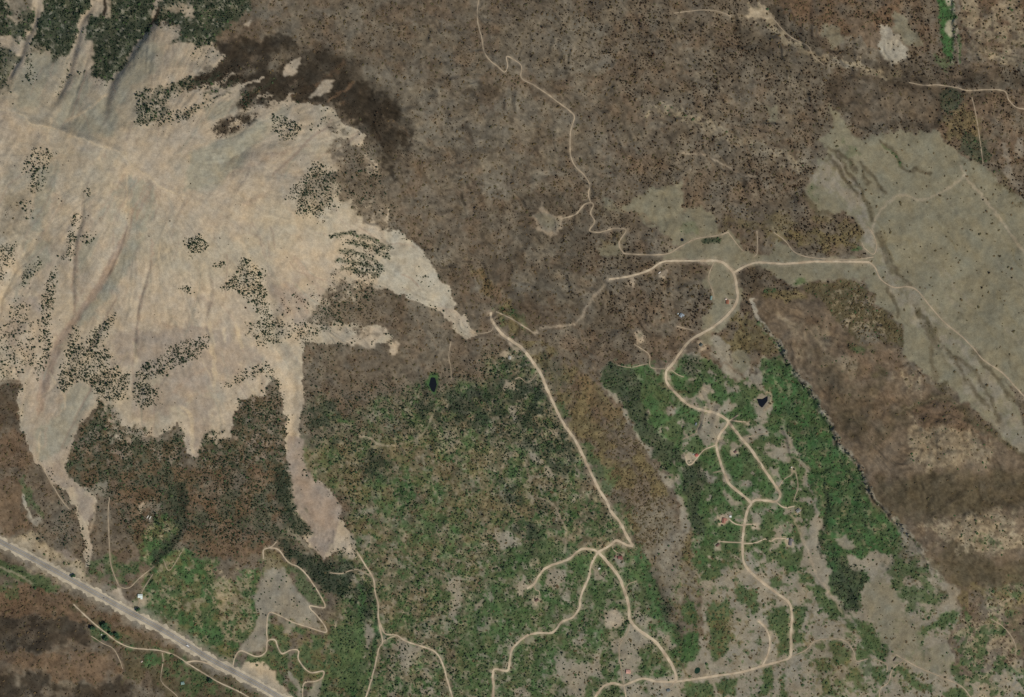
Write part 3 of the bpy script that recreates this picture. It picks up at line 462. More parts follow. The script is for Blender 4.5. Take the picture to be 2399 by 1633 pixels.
# eastern settlement: green oak scrub over grey ground
EAST = J(('B2', '1750,940 1900,890 2100,940 2210,960 2324,830'), ('B3', '40,800 140,830 260,930 330,1010 400,1000 460,900 480,1000 530,870 660,830 740,920 850,1060 950,1220 1010,1350 1060,1450 1160,1540'), ('C3', '1220,60 1300,230 1420,360 1500,480 1620,600 1760,800 1860,930 1900,1000 1800,1200 1850,1400 1900,1480 2324,1300 2324,1700 0,1700 -300,1500 0,1400 150,1100 120,860 60,620 60,400 0,250'), ('B2', '2180,1580 1990,1320 1900,1180 1780,1040'))
put('flat', area(EAST, 5), .95)
put('green', area(J(('B2', '1750,940 1900,890 2100,940 2210,1000'), ('B3', '0,820 140,830 260,930 330,1010 400,1000 500,1050 600,1130 700,1300 760,1450 800,1580'), ('C3', '800,0 900,300 860,480 700,560 720,640 480,560 300,640 250,760 110,800 60,620 60,400 0,250'), ('B2', '2180,1580 1990,1320 1900,1180 1780,1040')), 6), .96, (26, .80, .08, 123))
put('vivid', area(J(('B2', '1900,900 2324,900'), ('B3', '0,900 700,1300 800,1580'), ('C3', '700,560 100,700 60,300')), 10), .6, (24, .45, .1, 124))
put('forest', area(J(('B2', '1750,940 1900,890 2000,960 2050,1150 2100,1300 2324,1500 2324,1580 2150,1560 2050,1400 1980,1300 1900,1160 1800,1040')), 5), .85); put('forest', area(P('C3', '0,-20 120,-20 160,90 120,250 150,500 80,480 60,380 20,250'), 5), .85); put('forest', area(P('B3', '0,820 130,830 150,900 60,960 0,960'), 5), .7)
for t, q in (('B3', '190,700 330,760 330,930 420,1000 330,1010 250,900 200,850'), ('B3', '120,1240 290,1300 230,1430 150,1460 100,1360'), ('B3', '100,1080 180,1040 200,1090 150,1140 110,1120'), ('B3', '430,1330 560,1320 600,1380 480,1400'), ('B3', '280,1010 340,1060 300,1140 240,1200 300,1230 380,1180 320,1130'), ('B3', '490,1140 550,1200 570,1300 500,1290'), ('B3', '540,1500 640,1470 740,1560 640,1560'), ('B3', '330,1450 400,1440 380,1520 330,1520'), ('B3', '380,1400 500,1380 470,1440 400,1460'), ('C3', '590,20 670,0 650,100 600,90'), ('C3', '280,180 330,190 360,250 420,280 340,270 290,220'), ('C3', '450,310 520,330 540,400 490,440 480,360'), ('C3', '690,300 760,300 740,340 700,330'), ('C3', '780,410 860,400 860,460 820,540 800,480'), ('C3', '160,70 230,60 220,130 160,120'), ('C3', '250,350 330,330 330,380 280,420')):
    put('flat', area(P(t, q), 3.5, 12), .95)
VIV = J(('B3', '530,870 670,830 740,930 850,1070 940,1220 1000,1350 1050,1450 1130,1530 1190,1580'), ('C3', '1230,120 1290,240 1400,350 1480,450 1500,540 1400,620 1310,560 1240,640 1120,600 1130,700 1260,720 1260,800 1200,860 1240,980 1100,980 1010,850 990,640 930,560 960,420 900,250 860,60 840,-10'), ('B3', '780,1520 740,1420 690,1290 610,1210 590,1120 560,1010 530,940'))
put('vivid', area(VIV, 4), .97); put('green', area(VIV, 4), .8, (20, .45, .2, 126)); put('forest', area(VIV, 4), .4, (12, .35, .15, 125)); put('pale', area(VIV, 4), .35, (10, .16, .08, 127)); put('forest', area(P('C3', '1010,700 1200,700 1250,780 1180,860 1230,1000 1100,1000 1030,860'), 6), .75)
put('forest', area(P('C3', '1480,480 1560,560 1700,720 1820,880 1720,960 1600,880 1500,860 1440,800 1380,720 1400,620'), 8), .7, (20, .7, .2)); put('scrub', area(P('C3', '1480,480 1560,560 1700,720 1820,880 1720,960 1600,880 1440,800 1400,620'), 8), .6, (14, .5, .2, 128)); put('green', area(P('C3', '1440,520 1560,620 1700,780 1760,930 1640,980 1520,1020 1490,880 1390,760'), 8), .8, (22, .6, .15, 168)); put('flat', line(P('C3', '1480,430 1600,560 1700,690 1790,800 1850,900'), 18, 5), .7)
put('flat', area(P('C3', '1040,500 1130,490 1160,560 1130,600 1070,560'), 5), .9); put('flat', area(P('C3', '1120,620 1250,640 1230,720 1160,700'), 5), .9)
# the flats of the south-east with their islands of scrub
for q in ('560,1000 700,960 720,1000 735,1150 730,1290 650,1300 640,1150 570,1060', '750,950 830,950 830,1020 800,1120 860,1160 840,1200 750,1240', '340,850 400,790 440,860 490,850 530,920 520,1000 480,1020 430,960 370,920', '610,770 660,770 690,810 650,850 610,840', '700,690 760,670 790,700 750,760 710,730', '890,860 960,870 1040,930 1070,1000 1040,1060 960,1000 910,940', '900,1210 970,1210 960,1250 890,1240', '1000,1200 1090,1200 1150,1290 1150,1360 1060,1370 1000,1280', '890,1310 1000,1320 1000,1400 920,1420', '1120,1380 1210,1370 1220,1470 1270,1530 1190,1540 1120,1440', '1290,1360 1380,1370 1390,1480 1320,1510 1290,1420', '1190,1080 1290,1080 1320,1170 1400,1290 1350,1300 1240,1230 1180,1150', '1190,1230 1290,1250 1260,1330 1190,1320', '540,1370 600,1370 620,1480 590,1590 530,1580 545,1450', '670,1400 720,1410 690,1480 720,1590 680,1590 665,1470', '935,1460 980,1450 1060,1560 980,1590 945,1520', '1460,1380 1520,1370 1600,1470 1720,1510 1700,1550 1580,1530 1500,1440', '1780,1530 1900,1510 1960,1600 1800,1620', '170,960 300,910 340,1000 300,1080 360,1180 300,1280 220,1360 190,1250 200,1150 160,1050', '0,1180 90,1130 110,1250 80,1340 0,1360', '0,950 80,930 110,1050 40,1080 0,1060', '0,1490 180,1460 230,1590 0,1600', '230,1470 370,1440 380,1560 260,1590', '1610,1090 1700,1080 1760,1000 1880,990 1880,1080 1760,1080 1640,1180 1610,1250 1595,1150', '820,820 900,830 960,840 1000,860 900,880', '630,560 760,590 830,560 820,640 700,700 640,650', '480,600 570,590 540,670 490,650', '770,750 850,740 900,760 880,810 790,800', '1110,1080 1180,1070 1180,1130 1120,1130', '1110,1140 1160,1150 1140,1190', '770,1260 830,1240 820,1280 770,1290', '1330,1140 1370,1150 1350,1190'):
    put('green', area(P('C3', q), 4, 12), .95)
SE = P('C3', '-60,560 700,560 900,800 1200,1100 1500,1000 1750,960 1900,1000 1850,1500 2000,1700 -60,1700')
put('green', area(SE, 6), .8, (12, .14, .07, 170)); put('olive', area(SE, 6), .6, (8, .12, .06, 171)); put('green', area(P('C3', '240,560 760,560 860,700 780,800 640,740 480,700 300,700'), 8), .85, (14, .42, .1, 172)); put('green', area(P('C3', '740,760 1000,860 1100,1000 1250,1080 1420,1280 1380,1360 1180,1330 1150,1080 960,1000 900,850'), 8), .85, (16, .5, .12, 173)); put('green', area(P('C3', '840,1180 1420,1200 1440,1400 1300,1560 900,1560'), 10), .7, (15, .3, .1, 174))
put('olive', area(P('C3', '170,960 300,910 340,1000 360,1180 220,1360'), 6), .55, (9, .5, .2)); put('olive', area(P('C3', '900,1200 1150,1200 1270,1540 900,1560'), 6), .25); put('vivid', area(P('C3', '0,1140 80,1140 100,1250 60,1340 0,1340'), 5), .7); put('vivid', area(P('C3', '720,690 770,680 780,740 730,740'), 3), .8)
put('green', area(P('C3', '1700,1050 1900,1000 2324,850 2330,1700 1950,1700 1830,1400 1800,1200'), 8), .85, (24, .45, .1, 129)); put('pale', area(P('C3', '1760,1100 2100,1020 2324,1000 2330,1600 2000,1600'), 8), .6, (11, .35, .15, 130)); put('meadow', area(P('C3', '1230,830 1330,720 1480,880 1490,1000 1460,1120 1380,1210 1260,1000'), 5), .7); put('meadow', area(P('C3', '1330,1180 1500,1000 1600,1060 1620,1250 1800,1230 1840,1420 1700,1440 1480,1310'), 5), .7)
put('olive', area(P('C3', '1850,820 2000,820 2330,760 2330,1050 2050,1050 1900,960'), 8), .6, (30, .6, .2, 131)); put('hill', area(P('C3', '2200,1040 2330,1000 2330,1300 2280,1250 2200,1120'), 6), .7)

# --- the bare mountain
MTN = P('F', '-140,-120 545,-120 545,20 470,30 400,20 350,55 385,60 410,85 440,85 480,100 505,130 490,160 440,180 420,205 480,195 530,180 548,190 545,215 600,228 640,232 700,235 745,240 770,265 795,290 830,308 822,335 840,360 862,395 852,405 822,380 792,400 792,440 868,455 886,465 880,500 870,520 905,525 950,560 970,590 1000,635 1025,660 1030,700 1055,715 1065,735 1085,762 1060,772 1030,745 985,700 960,690 900,662 855,655 825,680 780,690 725,720 790,735 855,740 888,762 878,785 830,772 760,780 690,775 688,830 685,920 675,980 685,1040 700,1080 720,1095 745,1105 770,1150 772,1180 800,1210 805,1262 775,1250 735,1265 700,1240 670,1200 655,1120 650,1040 645,960 640,890 615,850 600,900 555,905 530,930 525,985 500,1020 480,1000 440,1040 425,1030 415,985 400,960 360,990 300,1000 250,1010 235,990 250,950 225,905 205,935 180,960 165,1000 150,1060 160,1090 210,1110 217,1150 203,1180 207,1290 193,1290 185,1190 160,1130 120,1095 75,1040 42,960 40,905 55,870 -140,880')
put('scree', area(MTN, 3.2, 20, 0), 1.0)
mb, mm = area(MTN, 3.2, 20, 0)
put('greyscree', (mb, mm), .45, (200, .35, .25, 140)); put('pinkscree', (mb, mm), .35, (160, .3, .25, 141)); put('ridge', (mb, mm), .35, (180, .35, .25, 142))
sx, sy = PX - 330, PY - 380; sr = np.hypot(sx, sy); sth = np.arctan2(sy, sx); RAD = fbm(sth * 330 + 900, sr * .10, 15, 4, 143, .7) * sstep(60, 160, sr)   # fall lines running down from the summit
RID = np.abs(fbm(sth * 360 + 300, sr * .16, 13, 3, 145, .6)) + .6 * np.abs(fbm(sth * 520 + 300, sr * .22, 8, 2, 146))
for c_, th, a_ in (('greyscree', .6, .28), ('ridge', -.8, .22), ('debris', 1.0, .25)): put(c_, (mb, mm * (sstep(th, th + .7, RAD) if th > 0 else sstep(-th, -th + .7, -RAD))[mb]), a_)
Z[mb] -= .55 * RID[mb] * mm * sstep(60, 180, sr)[mb] * (.35 + .65 * sstep(.35, .65, noi(70, 147)[mb]))
Z[mb] += .26 * (RAD[mb] + fbm(sth * 330, sr * .2, 8, 2, 144)[mb]) * mm * sstep(80, 200, sr)[mb]
for t, q in (('A1', '1280,1050 1500,970 1700,860 1830,800 1750,960 1560,1180 1400,1290 1250,1290 1300,1150'), ('A1', '960,250 1080,330 1050,480 900,600 800,760 760,900 700,950 760,700 850,500'), ('A1', '220,350 330,350 400,430 330,560 250,720 130,760 80,600'), ('A1', '500,500 620,560 560,680 480,800 380,870 420,700'), ('A1', '620,700 720,680 690,930 480,880'), ('A1', '880,1200 1070,1250 1060,1450 980,1580 870,1580'), ('B1', '880,60 1010,0 900,180 830,300 740,460 620,600 530,680 515,610 640,450 760,260'), ('B1', '560,80 690,20 640,120 540,260 530,180'), ('B1', '150,60 350,50 330,200 200,330 120,420 60,500 150,300'), ('B1', '430,1090 560,1020 660,1120 560,1240 480,1420 360,1540 260,1540 240,1350 380,1250'), ('A1', '1380,740 1640,640 1600,780 1400,840'), ('A1', '280,1150 420,1100 380,1300 280,1560 200,1560')):  # first outline greys the northeast bowl to stand for its shade
    put('greyscree', area(P(t, q), 5, 24, 2), .75)
put('greyscree', area(P('A1', '0,560 200,300 500,420 700,560 1000,200 1100,330 1000,600 900,850 750,960 540,900 340,850 150,780 -100,720'), 14, 60, 4), .4)  # north slopes greyed: their shade deepened in the ground colour
put('slab', area(P('F', '868,520 905,525 950,560 970,590 1000,635 1025,660 1030,700 985,700 960,690 900,662 858,652 862,600 880,560'), 3), .95)
put('ash', area(P('A1', '0,1350 110,1350 190,1470 200,1580 0,1580'), 14, 40, 3), .45); put('ash', area(P('B1', '0,0 190,0 170,45 0,60'), 8, 30, 3), .5); put('ash', area(P('A1', '60,-20 230,-20 215,90 140,170 50,100'), 3), .8)
for q in ('800,700 1250,640 1500,640 1800,830 1500,1000 1250,1200 1000,1300 900,1200 1150,1000 800,880', '1250,1190 1420,1120 1400,1400 1350,1540 1280,1540 1290,1300', '1840,360 2000,300 2150,420 2060,600 1900,580', '60,630 160,640 120,780 60,720', '130,430 260,420 250,560 170,540'):
    put('pinkscree', area(P('B1', q), 10, 40, 3), .65)
put('pinkscree', area(J(('B1', '1960,1380 2060,1400 2070,1580'), ('C1', '2080,0 2150,110 2230,150 2320,300 2300,450 2200,640 2090,520 2120,460 2000,250 1950,20')), 3), .95); put('debris', area(P('C1', '2020,80 2120,120 2230,200 2280,330 2150,420 2050,250'), 8, 30, 2), .5); put('pinkscree', area(P('C1', '280,0 420,0 480,80 600,180 640,280 640,380 540,340 520,180 360,130'), 5), .7)
put('debris', area(J(('A1', '885,1420 905,1420'), ('B1', '890,0 800,200 720,340 530,600 425,760 375,900 325,1080 292,1220 250,1250 252,1120 288,960 338,830 398,700 498,580 598,440 688,300 762,150 850,0')), 1.5, 14, 1), .85)
for t, q, w, a in (('B1', '530,60 515,200 505,380 510,560', 7, .6), ('B1', '1045,50 1030,200 1000,340 960,480 930,640 920,800', 5, .6), ('B1', '770,0 785,120 760,250', 5, .5), ('B1', '1940,340 2010,430 2090,520', 12, .5), ('B1', '2010,170 2100,290 2190,400', 12, .45), ('B1', '1880,380 1930,480 2000,560', 14, .4), ('B1', '1340,450 1400,470 1430,500', 12, .4), ('B1', '1120,640 1300,650 1500,620', 6, .4), ('B1', '1180,1080 1300,980 1420,920', 7, .4), ('B1', '1200,1180 1320,1110 1480,1080', 5, .4), ('B1', '290,1480 320,1330', 6, .4), ('A1', '1550,1200 1750,1100 1900,1040 2100,980', 10, .35), ('A1', '1660,1380 1800,1330', 12, .35)):
    put('debris', line(P(t, q), w, 3), a)
fan = np.random.RandomState(5)
for i in range(34):                      # fall lines fanning down from the summit ridge
    a0 = fan.uniform(0, 1); x0 = 860 + 250 * a0 + fan.uniform(-30, 30); y0 = 1180 + 90 * a0; L_ = fan.uniform(120, 330); dx = -.55 + .5 * (a0 - .5) + fan.uniform(-.1, .1)
    put('debris' if i % 3 else 'greyscree', line(P('A1', f'{x0},{y0} {x0 + dx * L_ * .5},{y0 + L_ * .5} {x0 + dx * L_},{y0 + L_}'), fan.uniform(2.5, 5), 3), fan.uniform(.25, .5))
for i in range(60):                      # fall lines on the other faces
    x0 = fan.uniform(0, 2300); y0 = fan.uniform(900, 2100); k = (x0 - 900) / 1400.; L_ = fan.uniform(80, 260); dx = np.clip(k, -.6, .8)
    put(('debris', 'greyscree', 'ridge')[i % 3], line(P('A1', f'{x0},{y0} {x0 + dx * L_ * .5},{y0 + L_ * .5} {x0 + dx * L_},{y0 + L_}'), fan.uniform(3, 8), 4), fan.uniform(.1, .28) * (y0 < 1900))
Zs = blur(Z.copy(), 10); gY, gX = np.gradient(Zs)
mf = np.zeros((NR, NC), np.float32); mf[mb] = mm
def stream(x, y, n, mask, st=4.0):
    pts = []
    for _ in range(n):
        iy, ix = int((y + 100) / STEP), int((x + 130) / STEP)
        if not (1 < iy < NR - 2 and 1 < ix < NC - 2) or mask[iy, ix] < .5: break
        pts.append((x, y)); g = np.array([gX[iy, ix], gY[iy, ix]]); g /= np.hypot(*g) + 1e-6
        if len(pts) > 1: g = g * .5 + last * .5; g /= np.hypot(*g) + 1e-6
        last = g; x, y = x - g[0] * st, y - g[1] * st
        last = g
    return np.array(pts)
for i in range(330):                     # runnels following the slope
    p = stream(fan.uniform(0, 1000), fan.uniform(120, 1120), fan.randint(12, 60), mf)
    if len(p) < 7: continue
    w = fan.uniform(1.8, 4.5); k = fan.uniform(.25, .6)
    put(('debris', 'ridge', 'greyscree', 'debris', 'pinkscree')[i % 5], line(p[::2], w, .6, 12, .4), k)
    if i % 2 == 0: carve(p[::3], fan.uniform(2.6, 5), fan.uniform(.3, 1.0))
fi = (fm > .5).astype(np.float32)
for i in range(150):                     # old water courses and dry streaks on the grassy fan
    x, y = fan.uniform(1680, 2399), fan.uniform(300, 1050); L_ = fan.uniform(30, 150); a_ = fan.uniform(.75, 1.15)
    iy, ix = int((y + 100) / STEP), int((x + 130) / STEP)
    if fi[iy, ix] < .5: continue
    p = np.array([(x + t_ * L_ * math.cos(a_) + 3 * math.sin(t_ * 5 + i), y + t_ * L_ * math.sin(a_)) for t_ in np.linspace(0, 1, 6)])
    q = line(p, fan.uniform(2, 7), 3, 20, .2); put(('wash', 'hilldark', 'flat', 'olive')[i % 4], (q[0], q[1] * fi[q[0]]), fan.uniform(.12, .34))
for i in range(230):                     # drainage threads in the burned country
    x, y = fan.uniform(850, 2380), fan.uniform(0, 900); L_ = fan.uniform(25, 120); a_ = fan.uniform(.3, 1.25)
    iy, ix = int((y + 100) / STEP), int((x + 130) / STEP)
    if plat[iy, ix] < .5 or mf[iy, ix] > .2: continue
    p = np.array([(x + t_ * L_ * math.cos(a_) + 4 * math.sin(t_ * 6 + i), y + t_ * L_ * math.sin(a_) + 3 * math.cos(t_ * 7 + i)) for t_ in np.linspace(0, 1, 6)])
    q = line(p, fan.uniform(2, 9), 4, 20, .1); put(('char_or_shadow', 'ash', 'char_or_shadow', 'rust', 'ash')[i % 5], (q[0], q[1] * plat[q[0]] * (1 - mf[q[0]])), fan.uniform(.15, .4))
for t, q, w in (('A1', '-20,735 0,740 150,790 230,850 340,870 540,940 720,1000 850,1050 900,1130 1030,1210 1100,1280 1280,1330', 4), ('A1', '870,1170 860,1300 865,1420 870,1550', 4), ('A1', '780,1130 850,1050', 12), ('A1', '320,960 340,870 350,800', 7), ('A1', '480,810 600,740 740,640', 6), ('A1', '680,1080 720,1000', 10), ('B1', '1430,620 1440,740 1455,900 1455,1040', 10), ('B1', '1660,70 1680,150 1720,230 1760,350', 9), ('B1', '915,760 920,880', 9), ('B1', '1520,660 1530,740', 8), ('B1', '1610,640 1640,780', 8), ('B1', '0,480 70,340 160,180 240,60', 18), ('A1', '1280,1010 1500,950 1700,870 1830,780 1980,680', 3), ('A1', '920,880 1080,850 1300,760 1400,700 1600,620 1720,550', 4), ('B1', '330,960 420,1100 440,1200', 5), ('B1', '1230,1180 1300,1260 1310,1500', 8)):
    put('ridge', line(P(t, q), w, 2), .75)
NWG = (('A1', '270,-40 265,60 240,190 190,280 160,400 110,480 60,560', 10), ('A1', '690,-20 660,20 600,100 560,170 540,280 510,400 480,520 440,620', 17), ('A1', '1085,-20 1075,40 1030,170 940,300 880,400', 6), ('A1', '60,560 110,470 160,390 150,300', 9), ('A1', '590,300 600,400 610,480', 9))
for t, q, w in (('A1', '712,0 722,50 710,98', 9), ('A1', '1080,50 1060,110 1030,180', 8)):
    put('char_or_shadow', line(P(t, q), w, 1), .95)  # first sliver is a rock's shadow painted on the ground
for t, q in (('A1', '1700,140 1710,170 1690,185 1665,180', ), ('A1', '2050,390 2040,440 2010,470 2030,490 1990,520 1920,520 1930,480 1960,440'), ('A1', '2270,550 2260,600 2220,640 2110,660 2150,600 2210,550'), ('A1', '1860,740 1990,650 1960,700', ), ('A2', '75,930 130,910 155,990 90,1000'), ('A2', '0,820 60,880 20,850'), ('A2', '160,1030 220,1090 260,1150 270,1190 210,1200 220,1130'), ('B2', '770,540 830,570 880,630 800,600'), ('B2', '20,740 100,690 170,650 300,650 330,680 250,740 200,800 120,760 60,790'), ('B2', '330,760 390,750 380,820 340,830')):
    put('scree', area(P(t, q), 2.5, 12), .97)
for t, q, a in (('A2', '-60,940 70,1010 100,1000 160,1060 195,1180 205,1230 330,1390 260,1460 180,1500 100,1420 0,1320 -60,1240', .85), ('B2', '-120,380 0,330 120,300 240,400 350,430 330,480 230,620 100,680 20,600 -60,600', .85), ('B1', '2120,560 2220,440 2330,380 2330,600 2200,640', .75), ('A1', '2200,1180 2330,1120 2330,1230 2230,1230', .7), ('A1', '2230,860 2330,840 2330,980 2260,960', .7), ('B2', '100,760 330,620 300,560 200,620', .6), ('A1', '2060,1230 2200,1170 2290,1230 2270,1350 2180,1440 2080,1400', .5)):
    put('burn', area(P(t, q), 8, 20), a, (14, .88, .2, 148))
put('char_or_shadow', area(P('S', '560,190 640,150 700,150 760,130 800,190 850,190 930,240 940,300 925,345 950,400 925,425 885,360 862,300 828,268 800,250 740,238 660,240 700,205 620,225'), 6, 20), .85, (18, .75, .2, 149)); put('rust', line(P('S', '770,235 800,215 830,190'), 7, 3), .6)
for q in ('1330,520 1500,440 1640,430 1660,540 1500,600 1400,620', '1450,850 1640,775 1770,775 1700,840 1500,930 1440,880', '1600,690 1830,560 1900,600 1830,730 1740,700 1650,760', '940,640 1130,590 1260,530 1360,560 1200,640 1110,690 1160,780 1000,840 930,840'): put('char_or_shadow' if q[:3] != '940' else 'forest', area(P('A1', q), 5, 12), .8 if q[:3] != '940' else .55, (12, .75, .2))
RIBS = [P('B2', q) for q in ('-60,20 60,5 200,50 325,105', '60,70 180,95 320,165', '-20,120 120,140 270,230', '-40,180 100,205 270,262', '0,250 130,270 250,300')]
for q in RIBS: put('forest', line(q, 9, 3, 12), .6)
put('greyscree', soften(area(P('A1', '1290,1030 1500,960 1700,865 1830,790 1960,700 1900,860 1760,980 1600,1170 1420,1300 1250,1300 1300,1150'), 6, 40), 4), .55)  # shade of the northeast bowl painted into the scree colour
put('burn', area(P('S', '800,330 850,330 890,400 905,440 930,480 905,500 890,545 860,505 830,475 790,450'), 7, 16), .85, (12, .85, .2, 153))
# wooded ground on the mountain
for t, q, a in (('A1', '290,-80 650,-80 590,110 545,200 520,290 480,370 400,390 310,320 240,290 200,270 240,190 290,60', .95), ('A1', '740,-80 1050,-80 1060,60 1020,190 900,360 850,450 740,550 640,530 620,480 640,370 610,290 560,280 565,170 620,100 690,110 740,100', .92), ('A1', '1080,40 1150,-60 1330,-60 1700,-60 1690,80 1600,140 1500,240 1450,290 1370,310 1270,290 1160,290 1200,250 1230,190 1130,150 1050,160', .85), ('A1', '-200,-80 20,-80 40,40 50,100 140,170 200,110 240,60 230,170 160,240 60,250 -200,230', .85), ('A1', '-200,310 60,330 140,390 100,490 80,560 20,610 -200,640', .7)):
    put('forest', area(P(t, q), 4, 12), a); put('deep', area(P(t, q), 7, 12), a * .8, (12, .5, .25, 152)); put('greyscree', area(P(t, q), 5, 12), .7, (8, .12, .07, 154))
for q in ('150,40 230,30 225,120 190,250 110,290 90,230', '180,300 200,330 195,430 170,420', '200,330 330,320 400,390 380,420 320,360 230,350'): put('forest', area(P('A1', q), 4, 12), .7, (10, .6, .2))
for t, q in (('A1', '1080,60 1250,30 1320,60 1300,130 1180,80'), ('A1', '1450,840 1640,775 1770,780 1700,840 1500,930 1440,880')):
    put('scree' if t == 'A1' and q[:4] == '1080' else 'char_or_shadow', area(P(t, q), 4), .6, (12, .6, .2))
for t, q, w in NWG: put('scree', line(P(t, q), w, 3, 12), .95)
for q in ('700,20 740,0 745,90 690,110', '1130,160 1230,190 1200,250 1150,290 1070,270 1050,180', '1200,60 1300,40 1320,120 1250,110', '0,240 40,260 30,330 -40,330', '80,290 180,290 160,360 90,350'): put('scree', area(P('A1', q), 4, 12), .8, (12, .75, .2))
put('char_or_shadow', line(P('A1', '712,5 722,50 710,98'), 7, 1), .95); put('char_or_shadow', line(P('A1', '1082,50 1062,110 1032,175'), 6, 1), .9)  # rock shadow sliver painted again over the wooded ground
for q in ('1340,520 1500,440 1650,420 1640,560 1400,620 1330,590', '1600,690 1830,560 1900,600 1830,730 1740,700 1650,760'):
    put('char_or_shadow', area(P('A1', q), 5), .6, (22, .65, .2))

for q in ('2050,390 2040,440 2010,470 2030,490 1990,520 1920,520 1930,480 1960,440', '2270,550 2260,600 2220,640 2110,660 2150,600 2210,550', '1700,140 1710,170 1690,185 1665,180'): put('scree', area(P('A1', q), 2.5, 12), .95)
for q, w_ in (('1380,590 1500,560 1600,505', 7), ('1480,665 1640,590 1780,530', 6), ('1740,665 1850,640', 6), ('1600,610 1700,560 1800,520', 4), ('1860,745 1990,650', 5), ('1420,420 1530,385', 10)): put('scree', line(P('A1', q), w_, 3, 12), .85)
for q, w_ in (('1210,560 1380,560 1500,500', 8), ('1370,650 1480,610 1600,560', 6), ('1640,640 1750,610 1880,540', 8), ('1250,800 1400,700 1600,610', 4)): put('forest', line(P('A1', q), w_, 4, 12), .6); put('char_or_shadow', line(P('A1', q), w_, 4, 12), .5, (12, .5, .2))
# --- south-west: dark mixed wood, highway, green slopes
for q in ('1000,1540 1060,1420 1090,1400 1100,1560', '560,1480 640,1360 700,1340 620,1580', '1420,1540 1440,1440 1460,1430 1450,1560'): put('pinkscree', area(P('B1', q), 6), .55)
for t, q in (('B1', '490,1420 640,1230 680,1120 820,1240 740,1320 900,1320 980,1320 990,1400 1090,1390 1180,1400 1240,1310 1260,1440 1240,1480 1270,1600 440,1600'), ('B1', '1340,1530 1370,1400 1490,1320 1500,1400 1470,1480 1580,1400 1600,1200 1620,1150 1740,1130 1900,1210 1930,1400 1960,1600 1340,1600')):
    put('forest', area(P(t, q), 7), .7, (14, .75, .2, 149)); put('rust', area(P(t, q), 6), .4, (18, .5, .2, 150)); put('pinkscree', area(P(t, q), 6), .5, (10, .22, .1, 151))
put('rust', area(P('B1', '-300,1030 150,1000 110,1250 140,1400 220,1600 -300,1600'), 5), .6, (40, .6, .3, 150)); put('char_or_shadow', area(P('B1', '-300,1030 150,1000 110,1250 120,1320 -300,1300'), 5), .45)
put('forest', area(P('C1', '430,0 1950,0 1990,260 2110,430 2090,500 2120,600 2324,690 2324,960 2200,860 2080,740 1900,560 1800,560 1600,700 1450,640 1250,560 1050,640 900,560 760,250 640,200 500,100'), 8), .6, (44, .6, .25, 151)); put('rust', area(P('C1', '430,0 1950,0 1990,260 1900,520 1600,700 1400,600 900,560 760,250'), 10), .6, (40, .5, .2, 152))
put('rust', area(P('C1', '-300,60 150,100 170,330 190,420 0,500 -300,400'), 6), .6); put('hill', area(P('C1', '-300,60 150,150 160,400 0,470 -300,400'), 6), .5); put('green', line(P('C1', '150,110 190,200 250,290 290,340'), 14, 5), .6); put('slab', line(P('C1', '160,200 190,300 210,350'), 6, 2), .8); put('slab', area(P('C1', '180,350 260,340 300,400 260,440 220,400'), 5), .5)
GSW = P('C1', '960,500 1010,400 1150,350 1220,440 1060,620 1250,570 1480,660 1460,800 1640,740 1790,700 1740,880 1760,1000 1700,1160 1600,1300 1560,1360 1400,1260 1290,1190 1100,1110 940,1030 900,960 960,860 1000,700 960,640')
put('green', area(GSW, 6), .95); put('vivid', area(GSW, 6), .6, (34, .45, .15, 153)); put('olive', area(GSW, 6), .5, (22, .35, .15, 154)); put('pale', area(GSW, 6), .55, (11, .2, .1, 155)); put('pale', area(P('C1', '1460,760 1640,740 1740,800 1700,1100 1560,1200 1450,1000'), 10), .6, (9, .55, .15, 156))
put('green', area(P('C1', '600,640 760,600 860,680 1000,560 960,760 880,820 800,800 720,860 650,800'), 8), .75, (30, .6, .2, 157)); put('green', area(P('C1', '1780,640 1860,600 2060,740 2180,880 2220,960 2100,960 2000,760 1900,680 1800,760'), 6), .7)
put('flat', area(P('C1', '1800,620 1900,640 1960,720 1990,800 2060,900 2110,960 2160,1030 2210,1110 2100,1100 1990,1065 1900,1020 1840,1000 1830,1180 1810,1260 1700,1280 1640,1250 1720,1130 1760,1000 1730,880 1800,740'), 3), .92); put('olive', area(P('C1', '1800,560 1900,580 1960,680 1850,720 1790,700'), 5), .6)
put('green', area(P('C1', '1830,1020 2000,1080 2100,1110 2220,1150 2500,1000 2500,1750 2000,1750 1900,1500 1850,1400 1620,1370 1650,1270 1800,1310'), 6), .9, (30, .75, .15, 158)); put('olive', area(P('C1', '1830,1020 2324,1100 2324,1600 1850,1400'), 6), .5, (14, .4, .2, 159)); put('flat', area(P('C1', '1950,1390 2050,1480 2060,1600 2000,1500'), 3), .9); put('flat', area(P('C1', '2120,1480 2190,1460 2180,1580 2100,1580'), 3), .8); put('flat', area(P('C1', '1900,1030 2000,1090 1990,1150 1930,1130'), 4), .8)
put('pale', area(P('C1', '20,510 200,450 400,580 560,680 630,780 600,810 420,700 200,600'), 4), .95); put('ridge', area(P('C1', '70,500 180,470 420,600 620,780 560,770 300,640'), 5), .6, (8, .6, .2)); put('pinkscree', area(P('C1', '380,560 470,590 520,660 450,650'), 4), .8)
put('pale', area(P('C1', '150,660 240,660 420,770 560,880 460,830 300,760 160,700'), 5), .85, (10, .7, .2)); put('dirt', area(P('C1', '720,870 800,840 880,940 920,990 850,970'), 4), .9); put('ridge', area(P('C1', '1600,1400 1680,1350 1800,1360 1880,1450 2000,1590 1900,1590'), 4), .95); put('dirt', area(P('C1', '900,940 1000,900 990,970 920,990'), 3), .5)
